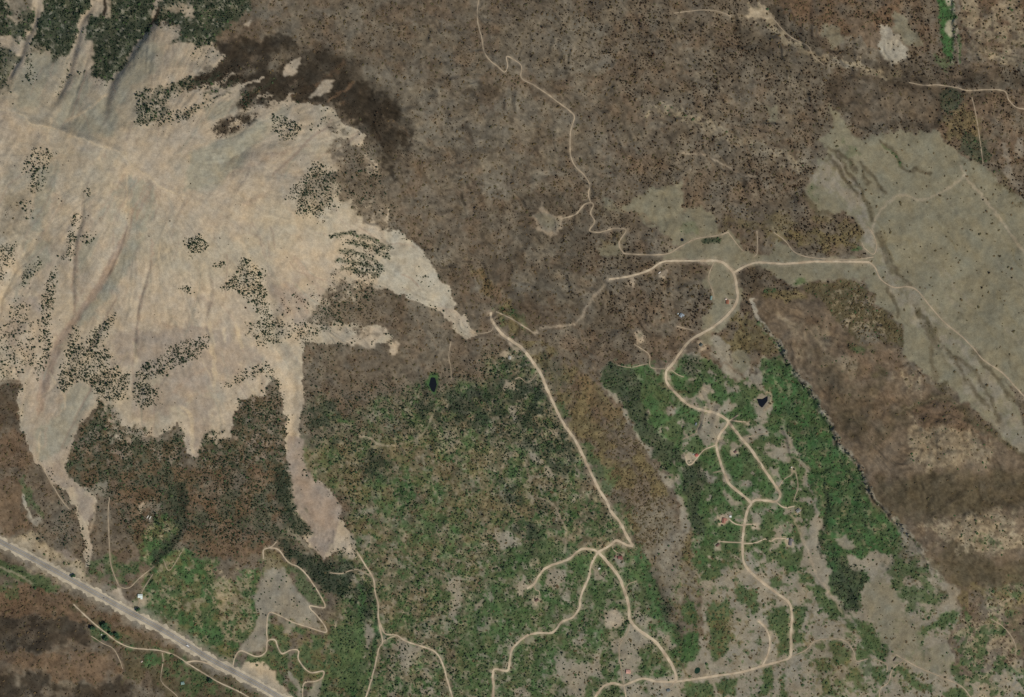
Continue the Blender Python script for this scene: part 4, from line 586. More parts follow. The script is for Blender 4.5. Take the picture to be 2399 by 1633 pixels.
put('rust', area(P('C1', '-300,780 250,840 420,870 560,960 600,1100 450,1060 300,1020 150,1040 -300,1080'), 8), .7); put('green', area(P('C1', '-300,620 0,650 100,690 330,780 420,830 330,860 200,830 60,760 -300,740'), 5), .85); put('green', area(P('C1', '-300,760 100,800 130,900 -300,880'), 10), .6)
put('char_or_shadow', area(P('C1', '-300,1040 150,1040 420,1040 560,1100 640,1200 400,1230 150,1270 -300,1300'), 8), .75, (60, .8, .3, 160)); put('hill', area(P('C1', '-300,1270 200,1280 450,1300 700,1290 830,1390 760,1440 600,1500 350,1440 200,1400 -300,1440'), 6), .9); put('rust', area(P('C1', '-300,1270 450,1290 700,1290 800,1390 600,1490 200,1400'), 8), .5); put('char_or_shadow', area(P('C1', '-300,1460 200,1420 350,1450 600,1530 800,1460 950,1450 900,1750 -300,1750'), 6), .8, (40, .8, .2, 161))
put('scrub', area(P('C1', '420,900 600,1000 700,1060 1000,1150 1250,1270 1500,1420 1800,1600 1200,1640 1000,1440 850,1480 830,1300 650,1130 480,980'), 8), .8); put('green', area(P('C1', '580,1080 680,1080 900,1190 1100,1230 1250,1320 1600,1560 1300,1600 1100,1400 960,1420 1000,1290 800,1220 680,1180'), 8), .8, (20, .5, .15, 162)); put('rust', area(P('C1', '480,900 760,1040 1000,1130 1250,1260 1100,1250 800,1180'), 8), .5); put('vivid', area(P('C1', '980,1300 1100,1290 1090,1370 990,1390'), 5), .7); put('pale', area(P('C1', '1240,1240 1300,1300 1240,1320'), 4), .6); put('flat', area(P('C1', '540,1000 600,1060 640,1080 560,1010'), 4), .6); put('char_or_shadow', area(P('C1', '960,1470 1040,1440 1100,1500 1060,1550 980,1520'), 4), .5)
put('flat', area(P('C1', '610,150 740,110 760,200 680,230 600,210'), 6), .7); put('flat', area(P('C1', '950,260 1100,230 1150,300 1080,370 1000,370'), 8), .55); put('dirt', line(P('C1', '960,330 960,280 980,255'), 6, 1), .8)
put('scree', area(J(('C1', '2280,540 2324,600'), ('C2', '0,480 95,460 100,600 60,630 0,600 -20,560')), 3), .8); put('flat', area(P('C2', '50,480 95,470 95,560 60,570'), 3), .7); put('flat', line(P('C1', '1990,430 2000,490 2060,540 2110,610'), 10, 4), .6)

put('hilldark', soften(area(P('S', '1990,1140 2150,1118 2300,1105 2430,1120 2430,1190 2300,1200 2150,1212 2050,1222'), 12, 40), 14), .7); put('hilldark', soften(area(P('S', '2150,1290 2300,1335 2430,1300 2430,1375 2250,1375 2180,1335'), 10, 40), 12), .75); put('hilldark', soften(area(P('S', '1880,820 1960,860 2040,1000 2010,1040 1940,940'), 14, 40), 14), .5); put('hilldark', soften(line(P('B3', '1500,1300 1520,1220 1600,1160 1760,1140 1900,1200 1990,1300'), 16, 5), 5), .6)  # hill shading painted in: darker ground on the flanks and between the domes
put('deep', line(P('C3', '960,100 985,250 960,420 930,540 960,640'), 7, 3, 12), .6); put('deep', soften(area(P('C3', '960,520 1060,560 1130,660 1240,700 1260,790 1190,860 1240,1000 1100,1000 1010,840'), 6), 3), .55, (18, .6, .2))
for pcl, w_ in ((CLIFF, 8), (CLIFF2, 5)): put('slab', line(pcl + np.array([-3.5, 1.5]), w_, 4, 12, .3), .6, (10, .6, .25, 164)); put('green', line(pcl + np.array([-7, 3]), w_, 5, 12, .3), .7, (9, .4, .15, 165)); put('char_or_shadow', line(pcl + np.array([-4, 2]), w_ * .6, 3, 12), .6, (7, .2, .08, 166))  # dark breaks below the scarp edge are painted shadows, not burnt ground
for q in ('1870,0 1950,0 2000,270 2110,440 2080,520 1960,400 1890,250', '1880,500 1980,560 2100,620 2324,720 2324,900 2200,860 2080,720 1950,610', '1140,140 1270,100 1280,400 1180,560 1050,680 1020,620 1200,440'): put('deep', area(P('C1', q), 5, 12), .75)
put('deep', area(P('C2', '-20,640 70,640 80,760 40,880 -20,900'), 5), .75)
# --- yards, banks of ponds, road verges
for t, q, a in (('C3', '250,360 300,345 320,400 280,425 250,400', .8), ('C3', '700,490 760,490 765,560 720,570 690,520', .8), ('C3', '215,520 270,515 265,565 225,570', .7), ('C2', '1290,900 1360,890 1370,940 1300,960', .85), ('C2', '1240,820 1290,815 1270,860', .9), ('B2', '1995,690 2020,668 2055,675 2070,710 2055,745 2015,760 2000,730', .75), ('B2', '1110,1010 1180,1010 1200,1080 1110,1080', .55), ('B2', '1430,1330 1470,1330 1480,1380 1430,1380', .6), ('B2', '1290,670 1335,670 1330,705 1300,705', .8), ('B2', '1095,820 1170,830 1165,865 1100,860', .6), ('B2', '1120,740 1200,770 1260,830 1200,820 1150,780', .7), ('B2', '1930,340 2000,310 1990,380 1950,360', .6), ('B2', '2150,280 2210,250 2200,300 2160,300', .6), ('B3', '20,1520 80,1490 110,1530 60,1575 25,1570', .8), ('B3', '330,1480 380,1470 385,1510 345,1520', .7), ('B3', '420,1280 460,1270 465,1300 430,1305', .8), ('B3', '100,745 150,750 160,790 120,800', .6), ('B3', '290,445 330,450 320,500 290,490', .6), ('C3', '480,400 520,395 510,440 480,430', .7), ('C3', '730,5 770,10 765,60 735,50', .6), ('C3', '760,290 810,300 800,345 765,330', .6), ('C3', '500,1050 545,1055 530,1085 500,1080', .6), ('C1', '940,905 990,900 985,960 930,960', .4), ('C2', '1870,590 1920,590 1920,640 1870,640', .4), ('C2', '1285,630 1330,630 1330,690 1290,690', .4), ('B3', '100,1060 190,1040 200,1100 120,1130', .35), ('B2', '130,1380 200,1390 210,1410 140,1400', .4)):
    put('dirt', area(P(t, q), 3, 10), a)
put('meadow', area(P('B2', '2008,690 2030,680 2048,695 2045,715 2020,720'), 1), .8)
put('green', area(P('B2', '598,962 656,958 668,1020 642,1112 598,1088 568,1030'), 2), .95); put('vivid', area(P('B2', '598,970 650,968 660,1020 638,1104 600,1080 580,1030'), 2), .7); put('ash', area(P('C3', '60,1380 90,1350 140,1355 160,1400 130,1445 80,1440 50,1420'), 3), .7); put('pale', line(P('B3', '560,1210 600,1150 598,1090 570,1100'), 6, 1), .8)
for nm, w, p, fade in ROADS:
    put('dirt', line(p, w * 1.7, 1.5, 12, .1), (.32 if w > 5 else .22) * (1 - fade) + (.3 if fade >= .45 else 0))
put('wash', line(HIGHWAY, 40, 4, 24, .3), .75)

# colour of the ground: cover colour, mottled
TINT = np.zeros((NR, NC, 3), np.float32)
for k, c in enumerate(CN): TINT += W[k][..., None] * np.array(alb(*CLS[c]), np.float32)
tot = W.sum(0)[..., None]; TINT /= np.maximum(tot, 1e-6)
barew = sum(W[CN.index(c)] for c in ('scree', 'greyscree', 'pinkscree', 'slab', 'ridge', 'debris', 'flat', 'meadow', 'wash', 'dirt'))
n1, n2, n3 = fbm(NX, NY, 55, 4, 170), fbm(NX, NY, 7, 2, 171), fbm(NX, NY, 26, 3, 172)
amp = 1 - 0.62 * barew
lum = 1 + np.clip(amp * (0.045 * n1 + 0.15 * n2 + .07 * np.random.RandomState(9).randn(NR, NC)), -.5, .6)
TINT *= lum[..., None]
TINT[..., 0] *= 1 + 0.022 * n3; TINT[..., 2] *= 1 - 0.03 * n3



# ------------------------------------------------------------------ where trees and shrubs stand (per square pixel)
def wsum(*c): return sum(W[CN.index(k)] for k in c) / np.maximum(tot[..., 0], 1e-6)
clump = sstep(.25, .75, noi(14, 180, 3)); clump2 = sstep(.2, .8, noi(40, 181, 3))
east = sstep(1150, 1500, NX) * sstep(900, 700, NY)
clump3 = noi(90, 182, 3)
DB = wsum('burn', 'ash', 'char_or_shadow', 'rust', 'olive') * (.35 + 1.2 * sstep(.2, .85, clump3)) * (0.007 + 0.014 * clump * clump2 + 0.010 * east * (0.3 + clump)) * (1 - .75 * wsum('ash') * (1 - .6 * east))
DC = wsum('deep') * (.05 + .03 * clump) + wsum('forest') * (0.018 + 0.036 * clump) + wsum('green') * 0.0045 * clump2 + wsum('vivid') * 0.002 * clump
DS = wsum('openwood') * .008 + wsum('green', 'vivid') * 0.026 + wsum('forest') * 0.010 + wsum('pale', 'scrub') * 0.006
DO = wsum('olive', 'scrub', 'rust') * 0.022 + wsum('pale') * 0.010 + wsum('burn', 'ash') * 0.006 + wsum('hilldark') * .004
def dens(D, p, v, wa=5, mul=None, sf=5):
    b, m = area(p, wa, 16, sf)
    D[b] = np.maximum(D[b], m * v * (1 if mul is None else mul[b]))
CLUSTERS = [  # label, map sheet, outline, trees per square pixel
 ('dark conifer in the long wooded spur north of the bare summit', 'A1', '940,610 1130,575 1260,510 1370,560 1200,640 1110,700 1180,790 1000,850 900,870 920,760', .024),
 ('dark conifer along the narrow rib northeast of the bare summit', 'A1', '1080,790 1300,740 1400,680 1480,670 1250,810 1080,840', .024),
 ('dark conifer in the grove below the pale northern knoll', 'A1', '1640,640 1750,600 1720,720 1640,760', .02),
 ('dark conifer in the loose grove under the curving burn edge', 'A1', '1840,780 1920,770 2060,860 2000,940 1920,950 1850,900', .03),
 ('dark conifer in the broad grove on the eastern scree shoulder', 'A1', '2040,1200 2150,1090 2250,1150 2324,1200 2290,1350 2180,1480 2040,1460 2000,1350 1930,1350', .026),
 ('dark conifer in the northern grove on the western scree', 'A1', '190,1040 260,1000 380,1030 330,1130 300,1230 260,1320 200,1310 200,1160 130,1160', .02),
 ('dark conifer in the small patch below the northern western grove', 'A1', '140,1380 200,1350 220,1450 180,1500', .02),
 ('dark conifer in the narrow strip under the western summit', 'A1', '460,1580 470,1520 520,1450 545,1480 530,1600', .026),
 ('dark conifer in the tiny knot on the western ridge', 'A1', '570,1280 600,1280 600,1340 575,1340', .03),
 ('dark conifer on the knife-thin rib beside the western gully', 'B1', '430,130 460,0 530,0 510,150 470,200 410,170', .032),
 ('small conifer on the grey fan beside the western rib', 'B1', '560,80 590,0 690,0 600,100', .016),
 ('dark conifer at the far western edge of the scree', 'B1', '-100,70 100,80 100,200 60,240 -100,200', .026),
 ('dark conifer in the oblong grove on the western scree', 'B1', '140,310 200,220 260,170 270,200 220,300 180,390 145,370', .028),
 ('dark conifer beside the westernmost debris chute', 'B1', '-100,210 40,220 40,330 -100,430', .018),
 ('dark conifer in the thin grove below the oblong western grove', 'B1', '80,470 140,420 200,500 220,640 90,640 50,590', .016),
 ('dark conifer in the long grove west of the great gully', 'B1', '330,280 370,240 370,320 380,400 350,560 340,680 350,800 280,960 240,1040 230,950 270,840 260,650 270,420', .026),
 ('dark conifer scattered over the yellowish western foot slope', 'B1', '-100,680 60,600 200,520 230,640 230,900 150,960 60,1000 -100,1000', .014),
 ('dark conifer in the wide grove east of the great gully', 'B1', '440,820 490,660 530,650 540,760 610,700 760,530 770,600 700,760 780,830 760,900 860,960 880,1030 850,1130 780,1170 650,1100 600,1020 540,990 430,1085 375,1050 400,920', .030),
 ('dark conifer in the round grove low on the southern scree', 'B1', '900,1020 960,1010 1090,1050 1060,1120 1100,1170 930,1190', .032),
 ('dark conifer in the slanting grove on the southern scree', 'B1', '1130,830 1130,780 1250,730 1400,710 1420,770 1340,850 1150,960 1000,990 930,960 980,880', .034),
 ('dark conifer in the lone tight clump on the open tan slope', 'B1', '1250,50 1360,30 1410,80 1370,140 1290,120', .07),
 ('small conifer trailing below the lone tight clump', 'B1', '1250,140 1300,150 1310,210 1265,190', .014),
 ('dark conifer in the wedge-shaped grove above the debris tongue', 'B1', '1480,370 1560,330 1640,200 1690,150 1740,240 1800,280 1800,400 1840,560 1870,700 1800,740 1780,600 1700,480 1620,410', .042),
 ('dark conifer in the broken belt above the debris tongue', 'B1', '1660,620 1900,590 2090,600 2210,450 2324,380 2324,620 2200,690 2100,750 1960,710 1880,760 1760,760 1680,680', .018),
 ('dark conifer on the thin terrace left of the debris tongue', 'B1', '1490,1060 1570,1000 1680,930 1830,860 1860,960 1910,1060 1900,1190 1830,1200 1860,1050 1800,960 1650,1010 1560,1050', .034),
 ('dark conifer in the tiny five-tree knot on the tan slope', 'B1', '1230,380 1280,360 1305,400 1290,420 1240,400', .05),
 ('dark conifer in the little bar-shaped knot on the tan slope', 'B1', '1445,215 1530,215 1540,240 1500,245 1450,240', .05),
 ('dark conifer on a thin rib sloping to the slab', 'B2', '0,40 120,20 320,110 320,170 200,120 60,90', .024),
 ('dark conifer on the lower ribs sloping to the slab', 'B2', '40,110 260,200 280,270 180,290 60,230 0,180', .022),
 ('lone dark tree standing on the bare pale slab', 'B2', '500,220 600,280 610,370 570,380 500,320', .004),
]
for lb, t, q, v in CLUSTERS: dens(DC, P(t, q), v * 2.7, 3, .5 + .7 * clump)
for t, q, v in (('A1', '190,290 210,360 240,520 215,580 160,520 190,480 175,370', .04), ('A1', '440,500 480,400 490,480 460,560 400,640 370,680 420,570', .04), ('A1', '640,540 740,560 760,520 720,610 660,580', .02), ('A1', '1270,300 1420,310 1480,400 1380,450 1290,420', .016), ('A1', '520,460 560,470 620,530 560,520', .02), ('A1', '2150,800 2250,790 2240,840 2170,830', .02), ('A1', '2100,840 2160,830 2160,880 2110,880', .025), ('B2', '0,330 200,330 240,430 100,600 0,560', .02), ('B1', '2060,780 2150,740 2324,740 2324,960 2100,1200 2060,1100', .008),
             ('C1', '300,0 350,20 380,110 340,90', .03), ('C1', '360,130 440,170 440,300 520,260 520,330 460,440 540,480 420,560 350,430 420,320', .03), ('C1', '540,440 590,470 610,680 550,640', .02), ('C1', '200,420 330,430 350,520 250,500', .02)):
    dens(DC, P(t, q), v, 3)
for q, v in (('1450,840 1640,775 1780,775 1700,850 1500,940 1430,880', .05), ('1340,520 1520,440 1700,440 1640,560 1400,620', .035), ('1600,690 1830,560 1900,620 1830,740 1650,760', .03)): dens(DB, P('A1', q), v, 3)
for t, q in (('A2', '0,960 90,1000 150,990 200,1180 330,1380 200,1480 100,1420 0,1300'), ('B2', '0,560 120,460 330,420 240,620 100,680 40,700'), ('A1', '2230,850 2324,840 2324,980 2250,950'), ('A1', '2200,1160 2324,1130 2324,1220')): dens(DB, P(t, q), .026, 4)
for q in RIBS:
    b, m = line(q, 9, 3, 12); DC[b] = np.maximum(DC[b], m * .06)
dens(DC, SOUTH, .030, 12, (.15 + .85 * clump) * (.25 + 1.1 * clump3), 14); dens(DC, P('F', '690,900 950,860 1140,800 1230,880 1330,1060 1250,1110 1040,1010 900,1000 780,1060 700,1010'), .045, 14, .4 + .8 * clump, 14)
for q in ('770,640 880,580 895,640 860,655 800,720 700,745 650,770 630,720', '850,320 890,400 960,540 900,520 860,460 800,470 790,400', '690,420 760,400 800,470 760,520 700,500'): dens(DB, P('S', q), .03, 8, .4 + .8 * clump); dens(DC, P('S', q), .016, 8, clump)
# mixed wood in the south-west
for t, q, v in (('B1', '490,1420 640,1230 680,1120 820,1240 740,1320 900,1320 980,1320 990,1400 1090,1390 1180,1400 1240,1310 1260,1440 1240,1480 1270,1600 440,1600', .055), ('B1', '1340,1530 1370,1400 1490,1320 1500,1400 1470,1480 1580,1400 1600,1200 1620,1150 1740,1130 1900,1210 1930,1400 1960,1600 1340,1600', .055), ('C1', '430,0 1950,0 1990,260 1860,480 1600,560 1250,440 1050,500 900,460 760,250 500,100', .045), ('C1', '1860,0 1950,0 2000,270 2110,440 2060,520 1960,400 1880,250', .08), ('C1', '1860,480 1980,560 2100,620 2324,720 2324,900 2200,860 2080,720 1950,600', .08), ('C2', '-20,640 80,640 80,760 40,900 -20,880', .08), ('C1', '1130,140 1280,100 1290,400 1180,560 1040,680 1010,620 1200,440', .04), ('B2', '1100,1280 1260,1260 1330,1400 1500,1480 1560,1560 1350,1560 1150,1450', .036), ('B2', '700,1220 1000,1200 1150,1400 1050,1500 700,1450', .024), ('B2', '1080,820 1240,840 1380,1060 1400,1200 1300,1120 1180,980 1060,900', .024), ('C2', '960,0 1200,100 1420,200 1300,260 1240,420 1130,400 1000,200', .024), ('C2', '1420,50 1560,120 1640,260 1560,260 1440,160', .03), ('C2', '0,120 250,60 560,60 700,200 640,480 500,520 400,400 200,380 120,450', .016), ('C2', '700,1280 900,1240 980,1450 1000,1600 760,1600', .024), ('B2', '1750,950 1900,890 2000,960 2000,1150 2150,1350 2324,1480 2324,1600 2180,1590 2060,1400 1980,1300 1900,1160 1800,1040', .040), ('C3', '0,-20 120,-20 160,90 120,250 150,500 80,480 60,380 20,250', .034), ('C3', '1010,700 1200,700 1250,780 1180,860 1230,1000 1100,1000 1030,860', .02), ('A3', '1770,600 1900,610 1890,700 1850,780 1790,770 1750,680', .04), ('A3', '1880,920 2030,900 2100,1010 2080,1120 2000,1130 1920,1060', .024), ('C1', '700,160 1140,160 1140,340 900,420 760,260', .008)):
    dens(DC, P(t, q), v, 6, .35 + .9 * clump)
for t, q, v in (('B1', '-300,1030 150,1000 110,1250 140,1400 220,1600 -300,1600', .022), ('B1', '490,1420 640,1230 820,1240 980,1320 1250,1400 1270,1600 440,1600', .022), ('B1', '1340,1530 1490,1400 1620,1150 1900,1210 1960,1600 1340,1600', .026), ('C1', '430,0 1950,0 1860,480 1600,680 1250,560 900,560 640,200', .03), ('C1', '240,0 330,180 420,420 600,640 540,660 300,500 100,120', .018), ('A3', '640,60 860,240 1150,370 1440,520 1640,560 1500,600 1200,500 900,440 700,260', .022), ('A3', '600,-60 1740,-60 1740,350 900,220', .009), ('A3', '250,150 500,130 480,280 280,300', .02), ('A3', '400,640 700,800 900,700 1010,850 990,1000 800,1250 300,1300 0,1150 0,1000 200,900', .018), ('A3', '0,1130 600,1180 800,1320 560,1400 300,1440 0,1380', .022), ('B3', '375,300 430,240 520,225 560,260 570,330 430,400', .025), ('B2', '1330,680 2000,620 2200,900 2000,900 1700,900 1500,800', .022), ('B2', '1880,160 2180,160 2100,250 1900,300', .026), ('A3', '1300,370 1720,360 1700,480 1500,560 1400,500', .02), ('A3', '1850,500 2500,470 2500,600 1900,580', .02)):
    dens(DB, P(t, q), v, 6, .35 + .9 * clump)
for t, q, v in (('B2', '860,180 1000,280 1110,400 1170,560 1060,530 930,340', .03), ('C2', '1800,0 2080,0 2200,150 2180,500 2040,620 1900,250', .035), ('B2', '1500,850 1800,1080 2100,1550 1760,1580 1500,1240', .026), ('B3', '840,350 1150,325 1300,460 1500,610 1500,790 1330,740 1130,660 930,450', .03)):
    dens(DO, P(t, q), v, 6)
mblur = np.zeros((NR, NC), np.float32); mblur[mb] = blur(mm, 16); DC += 4 * mblur * (1 - mblur) * .02 * clump; DB += 4 * mblur * (1 - mblur) * .012 * clump2
hillk = wsum('hill', 'hilldark'); bare = wsum('scree', 'greyscree', 'pinkscree', 'slab', 'ridge', 'debris', 'flat', 'meadow', 'wash', 'dirt')
DB *= 1 - .96 * hillk; DO *= 1 - .5 * hillk; DS = DS * (1 - .8 * bare) + .0035 * wsum('flat') * clump; DO = DO * (1 - .85 * bare) + .004 * wsum('flat') * (NX > 900) + .0012 * wsum('meadow')
DB = np.where(bare > .6, np.minimum(DB, .03) * (DB > .012), DB) + .00022 * wsum('flat', 'meadow', 'wash') + .0012 * wsum('pinkscree', 'scree') * (clump > .9)
# nothing grows on roads, in water or under roofs
CLR = np.ones((NR, NC), np.float32)
for nm, w, p, fade in ROADS:
    p = smooth_line(p, 8); b = box(p, 12); d, _, _ = linedist(p, PX[b], PY[b]); CLR[b] *= sstep(w * .5 + .3, w * .5 + 2.6, d)
b = box(HIGHWAY, 40); d, _, _ = linedist(HIGHWAY, PX[b], PY[b]); CLR[b] *= sstep(13, 20, d)
for p, _ in PONDS:
    b = box(p, 12); d, _, _ = linedist(np.vstack([p, p[:1]]), PX[b], PY[b]); CLR[b] *= sstep(2, 6, np.where(inside(p, PX[b], PY[b]), 0, d))
for h in HOUSES:
    b = box(np.array([[h[0], h[1]]]), 24); CLR[b] *= sstep(max(h[2], h[3]) * .5 + 1, max(h[2], h[3]) * .6 + 3, np.hypot(PX[b] - h[0], PY[b] - h[1]))
for D in (DB, DC, DS, DO): D *= CLR

def sample(D, cell, seed):
    r = np.random.RandomState(seed); gx = np.arange(-125, 2525, cell); gy = np.arange(-95, 1730, cell); x, y = np.meshgrid(gx, gy)
    x = x.ravel() + r.uniform(0, cell, x.size); y = y.ravel() + r.uniform(0, cell, y.size)
    ix = np.clip(((x + 130) / STEP).astype(int), 0, NC - 1); iy = np.clip(((y + 100) / STEP).astype(int), 0, NR - 1)
    k = r.rand(x.size) < D[iy, ix] * cell * cell
    return x[k], y[k]
def world(x, y):              # nominal map position -> world
    X = (x - CX) * S; Y = (CY - y) * S; return np.c_[X, Y, hz(X, Y) - 0.15]
con = np.c_[sample(DC, 3.0, 11)]; brn = np.c_[sample(DB, 3.2, 12)]; shr = np.c_[sample(DS, 3.4, 13)]; oli = np.c_[sample(DO, 3.4, 14)]
print('trees', len(con), len(brn), len(shr), len(oli))
# ------------------------------------------------------------------ materials
def mat(name, rough=0.9):
    m = bpy.data.materials.new(name); m.use_nodes = True; n = m.node_tree; b = n.nodes['Principled BSDF']
    b.inputs['Roughness'].default_value = rough; b.inputs['Specular IOR Level'].default_value = 0.2
    return m, n, b
def nd(n, t, **kw):
    o = n.nodes.new(t)
    for k, v in kw.items(): setattr(o, k, v)
    return o
def noise_mat(name, c1, c2, scale, rough=0.9, detail=4, rnd=None, coord='Object'):
    m, n, b = mat(name, rough); tc = nd(n, 'ShaderNodeTexCoord'); nz = nd(n, 'ShaderNodeTexNoise'); nz.inputs['Scale'].default_value = scale; nz.inputs['Detail'].default_value = detail
    n.links.new(tc.outputs[coord], nz.inputs['Vector']); rp = nd(n, 'ShaderNodeValToRGB'); rp.color_ramp.elements[0].position = .3; rp.color_ramp.elements[1].position = .7
    rp.color_ramp.elements[0].color = (*c1, 1); rp.color_ramp.elements[1].color = (*c2, 1); n.links.new(nz.outputs['Fac'], rp.inputs['Fac']); out = rp.outputs['Color']
    if rnd:                   # every tree its own shade
        oi = nd(n, 'ShaderNodeObjectInfo'); r2 = nd(n, 'ShaderNodeValToRGB'); cr = r2.color_ramp
        while len(cr.elements) < len(rnd): cr.elements.new(.5)
        for i, c in enumerate(rnd): cr.elements[i].position = i / (len(rnd) - 1); cr.elements[i].color = (*c, 1)
        n.links.new(oi.outputs['Random'], r2.inputs['Fac']); mx = nd(n, 'ShaderNodeMix', data_type='RGBA'); mx.inputs['Factor'].default_value = .75
        n.links.new(out, mx.inputs['A']); n.links.new(r2.outputs['Color'], mx.inputs['B']); out = mx.outputs['Result']
    n.links.new(out, b.inputs['Base Color']); return m
# the ground: cover colour per point, with pebbly grain and fine relief from noise
gm, n, b = mat('ground_cover', .95)
at = nd(n, 'ShaderNodeAttribute', attribute_name='cover'); tc = nd(n, 'ShaderNodeTexCoord')
na = nd(n, 'ShaderNodeTexNoise'); na.inputs['Scale'].default_value = .22; na.inputs['Detail'].default_value = 6; na.inputs['Roughness'].default_value = .7
nb = nd(n, 'ShaderNodeTexNoise'); nb.inputs['Scale'].default_value = .045; nb.inputs['Detail'].default_value = 5
mr = nd(n, 'ShaderNodeMapRange'); mr.inputs[1].default_value = .3; mr.inputs[2].default_value = .7; mr.inputs[3].default_value = .82; mr.inputs[4].default_value = 1.18
mr2 = nd(n, 'ShaderNodeMapRange'); mr2.inputs[1].default_value = .3; mr2.inputs[2].default_value = .7; mr2.inputs[3].default_value = .92; mr2.inputs[4].default_value = 1.08
for q in (na, nb): n.links.new(tc.outputs['Object'], q.inputs['Vector'])
n.links.new(na.outputs['Fac'], mr.inputs[0]); n.links.new(nb.outputs['Fac'], mr2.inputs[0])
mu = nd(n, 'ShaderNodeMath', operation='MULTIPLY'); n.links.new(mr.outputs[0], mu.inputs[0]); n.links.new(mr2.outputs[0], mu.inputs[1])
vm = nd(n, 'ShaderNodeVectorMath', operation='SCALE'); n.links.new(at.outputs['Color'], vm.inputs[0]); n.links.new(mu.outputs[0], vm.inputs['Scale']); n.links.new(vm.outputs[0], b.inputs['Base Color'])
bp = nd(n, 'ShaderNodeBump'); bp.inputs['Strength'].default_value = .6; bp.inputs['Distance'].default_value = 1.2; n.links.new(na.outputs['Fac'], bp.inputs['Height']); n.links.new(bp.outputs[0], b.inputs['Normal'])
b.inputs['Specular IOR Level'].default_value = 0.05

DIRT = noise_mat('pale_dirt', alb(158, 139, 113), alb(192, 175, 147), .045, .95, 8)
TRACK = noise_mat('worn_track_dirt', alb(140, 125, 102), alb(170, 152, 126), .05, .95, 6)
ASPH = noise_mat('weathered_asphalt', alb(126, 120, 110), alb(146, 139, 127), .04, .9, 6); GRAV = noise_mat('shoulder_gravel', alb(158, 146, 124), alb(188, 174, 148), .08, .95, 6)
PAINTY = noise_mat('yellow_road_paint', alb(180, 150, 80), alb(190, 165, 95), 1, .7); PAINTW = noise_mat('white_road_paint', alb(200, 196, 185), alb(215, 210, 200), 1, .7)
BARK = noise_mat('bark', alb(78, 66, 52), alb(98, 84, 68), 2)
CONM = noise_mat('conifer_needles', alb(40, 52, 38), alb(66, 78, 54), .9, .9, 3, [alb(46, 62, 44), alb(60, 76, 54), alb(70, 80, 54), alb(52, 72, 58), alb(80, 80, 56)])
BRNM = noise_mat('scorched_needles', alb(54, 45, 33), alb(76, 62, 45), .9, .9, 3, [alb(54, 47, 36), alb(72, 61, 45), alb(60, 54, 42), alb(84, 62, 45), alb(58, 56, 42)])
SHRM = noise_mat('oak_scrub_leaves', alb(66, 86, 54), alb(88, 104, 68), .7, .9, 3, [alb(60, 86, 51), alb(74, 94, 57), alb(86, 96, 60), alb(66, 88, 58), alb(96, 94, 63)])
OLIM = noise_mat('dry_brush_leaves', alb(94, 82, 56), alb(118, 102, 72), .7, .9, 3, [alb(98, 86, 56), alb(84, 76, 54), alb(112, 92, 64), alb(80, 80, 54), alb(104, 84, 62)])
COTM = noise_mat('cottonwood_leaves', alb(40, 62, 44), alb(66, 92, 60), .8, .85, 4)
ROCK = noise_mat('pale_sandstone', alb(104, 100, 82), alb(148, 142, 120), .12, .9, 6)
GLASS = noise_mat('window_glass', alb(40, 48, 55), alb(60, 68, 75), 1, .15); RUBBER = noise_mat('tyre_rubber', alb(30, 30, 30), alb(40, 40, 40), 3, .9)
def water(name, c):
    m, n, b = mat(name, .08); b.inputs['Specular IOR Level'].default_value = .5; tc = nd(n, 'ShaderNodeTexCoord'); nz = nd(n, 'ShaderNodeTexNoise'); nz.inputs['Scale'].default_value = .5
    n.links.new(tc.outputs['Object'], nz.inputs['Vector']); bp = nd(n, 'ShaderNodeBump'); bp.inputs['Strength'].default_value = .15; n.links.new(nz.outputs['Fac'], bp.inputs['Height']); n.links.new(bp.outputs[0], b.inputs['Normal'])
    rp = nd(n, 'ShaderNodeValToRGB'); rp.color_ramp.elements[0].color = (*[v * .8 for v in c], 1); rp.color_ramp.elements[1].color = (*[v * 1.2 for v in c], 1); n.links.new(nz.outputs['Fac'], rp.inputs['Fac']); n.links.new(rp.outputs['Color'], b.inputs['Base Color']); return m
WATER = water('dark_pond_water', (.008, .009, .010)); WATERG = water('green_pond_water', (.014, .034, .016)); WATERB = water('brown_pond_water', (.030, .022, .013))

# ------------------------------------------------------------------ object helpers
def link(o, parent=None):
    COL.objects.link(o)
    if parent is not None: o.parent = parent
    return o
def mesh_np(name, v, f, m=None, smooth=False):
    me = bpy.data.meshes.new(name); v = np.asarray(v, np.float32); f = np.asarray(f, np.int32)
    me.vertices.add(len(v)); me.vertices.foreach_set('co', v.ravel()); k = f.shape[1]
    me.loops.add(f.size); me.loops.foreach_set('vertex_index', f.ravel()); me.polygons.add(len(f)); me.polygons.foreach_set('loop_start', np.arange(0, f.size, k, dtype=np.int32))
    if smooth: me.polygons.foreach_set('use_smooth', np.ones(len(f), bool))
    if m is not None: me.materials.append(m)
    me.update(); me.validate(); return me
def mesh_py(name, v, f, m=None):
    me = bpy.data.meshes.new(name); me.from_pydata([tuple(map(float, q)) for q in v], [], f); me.update()
    if m is not None: me.materials.append(m)
    return me
def part(name, me, parent, loc=(0, 0, 0), rz=0.0):
    o = bpy.data.objects.new(name, me); link(o, parent); o.location = loc; o.rotation_euler = (0, 0, rz); return o
def thing(name, label, cat, loc, rz=0.0, group=None):
    o = bpy.data.objects.new(name, None); link(o); o.location = loc; o.rotation_euler = (0, 0, rz); o['label'] = label; o['category'] = cat
    if group: o['group'] = group
    return o

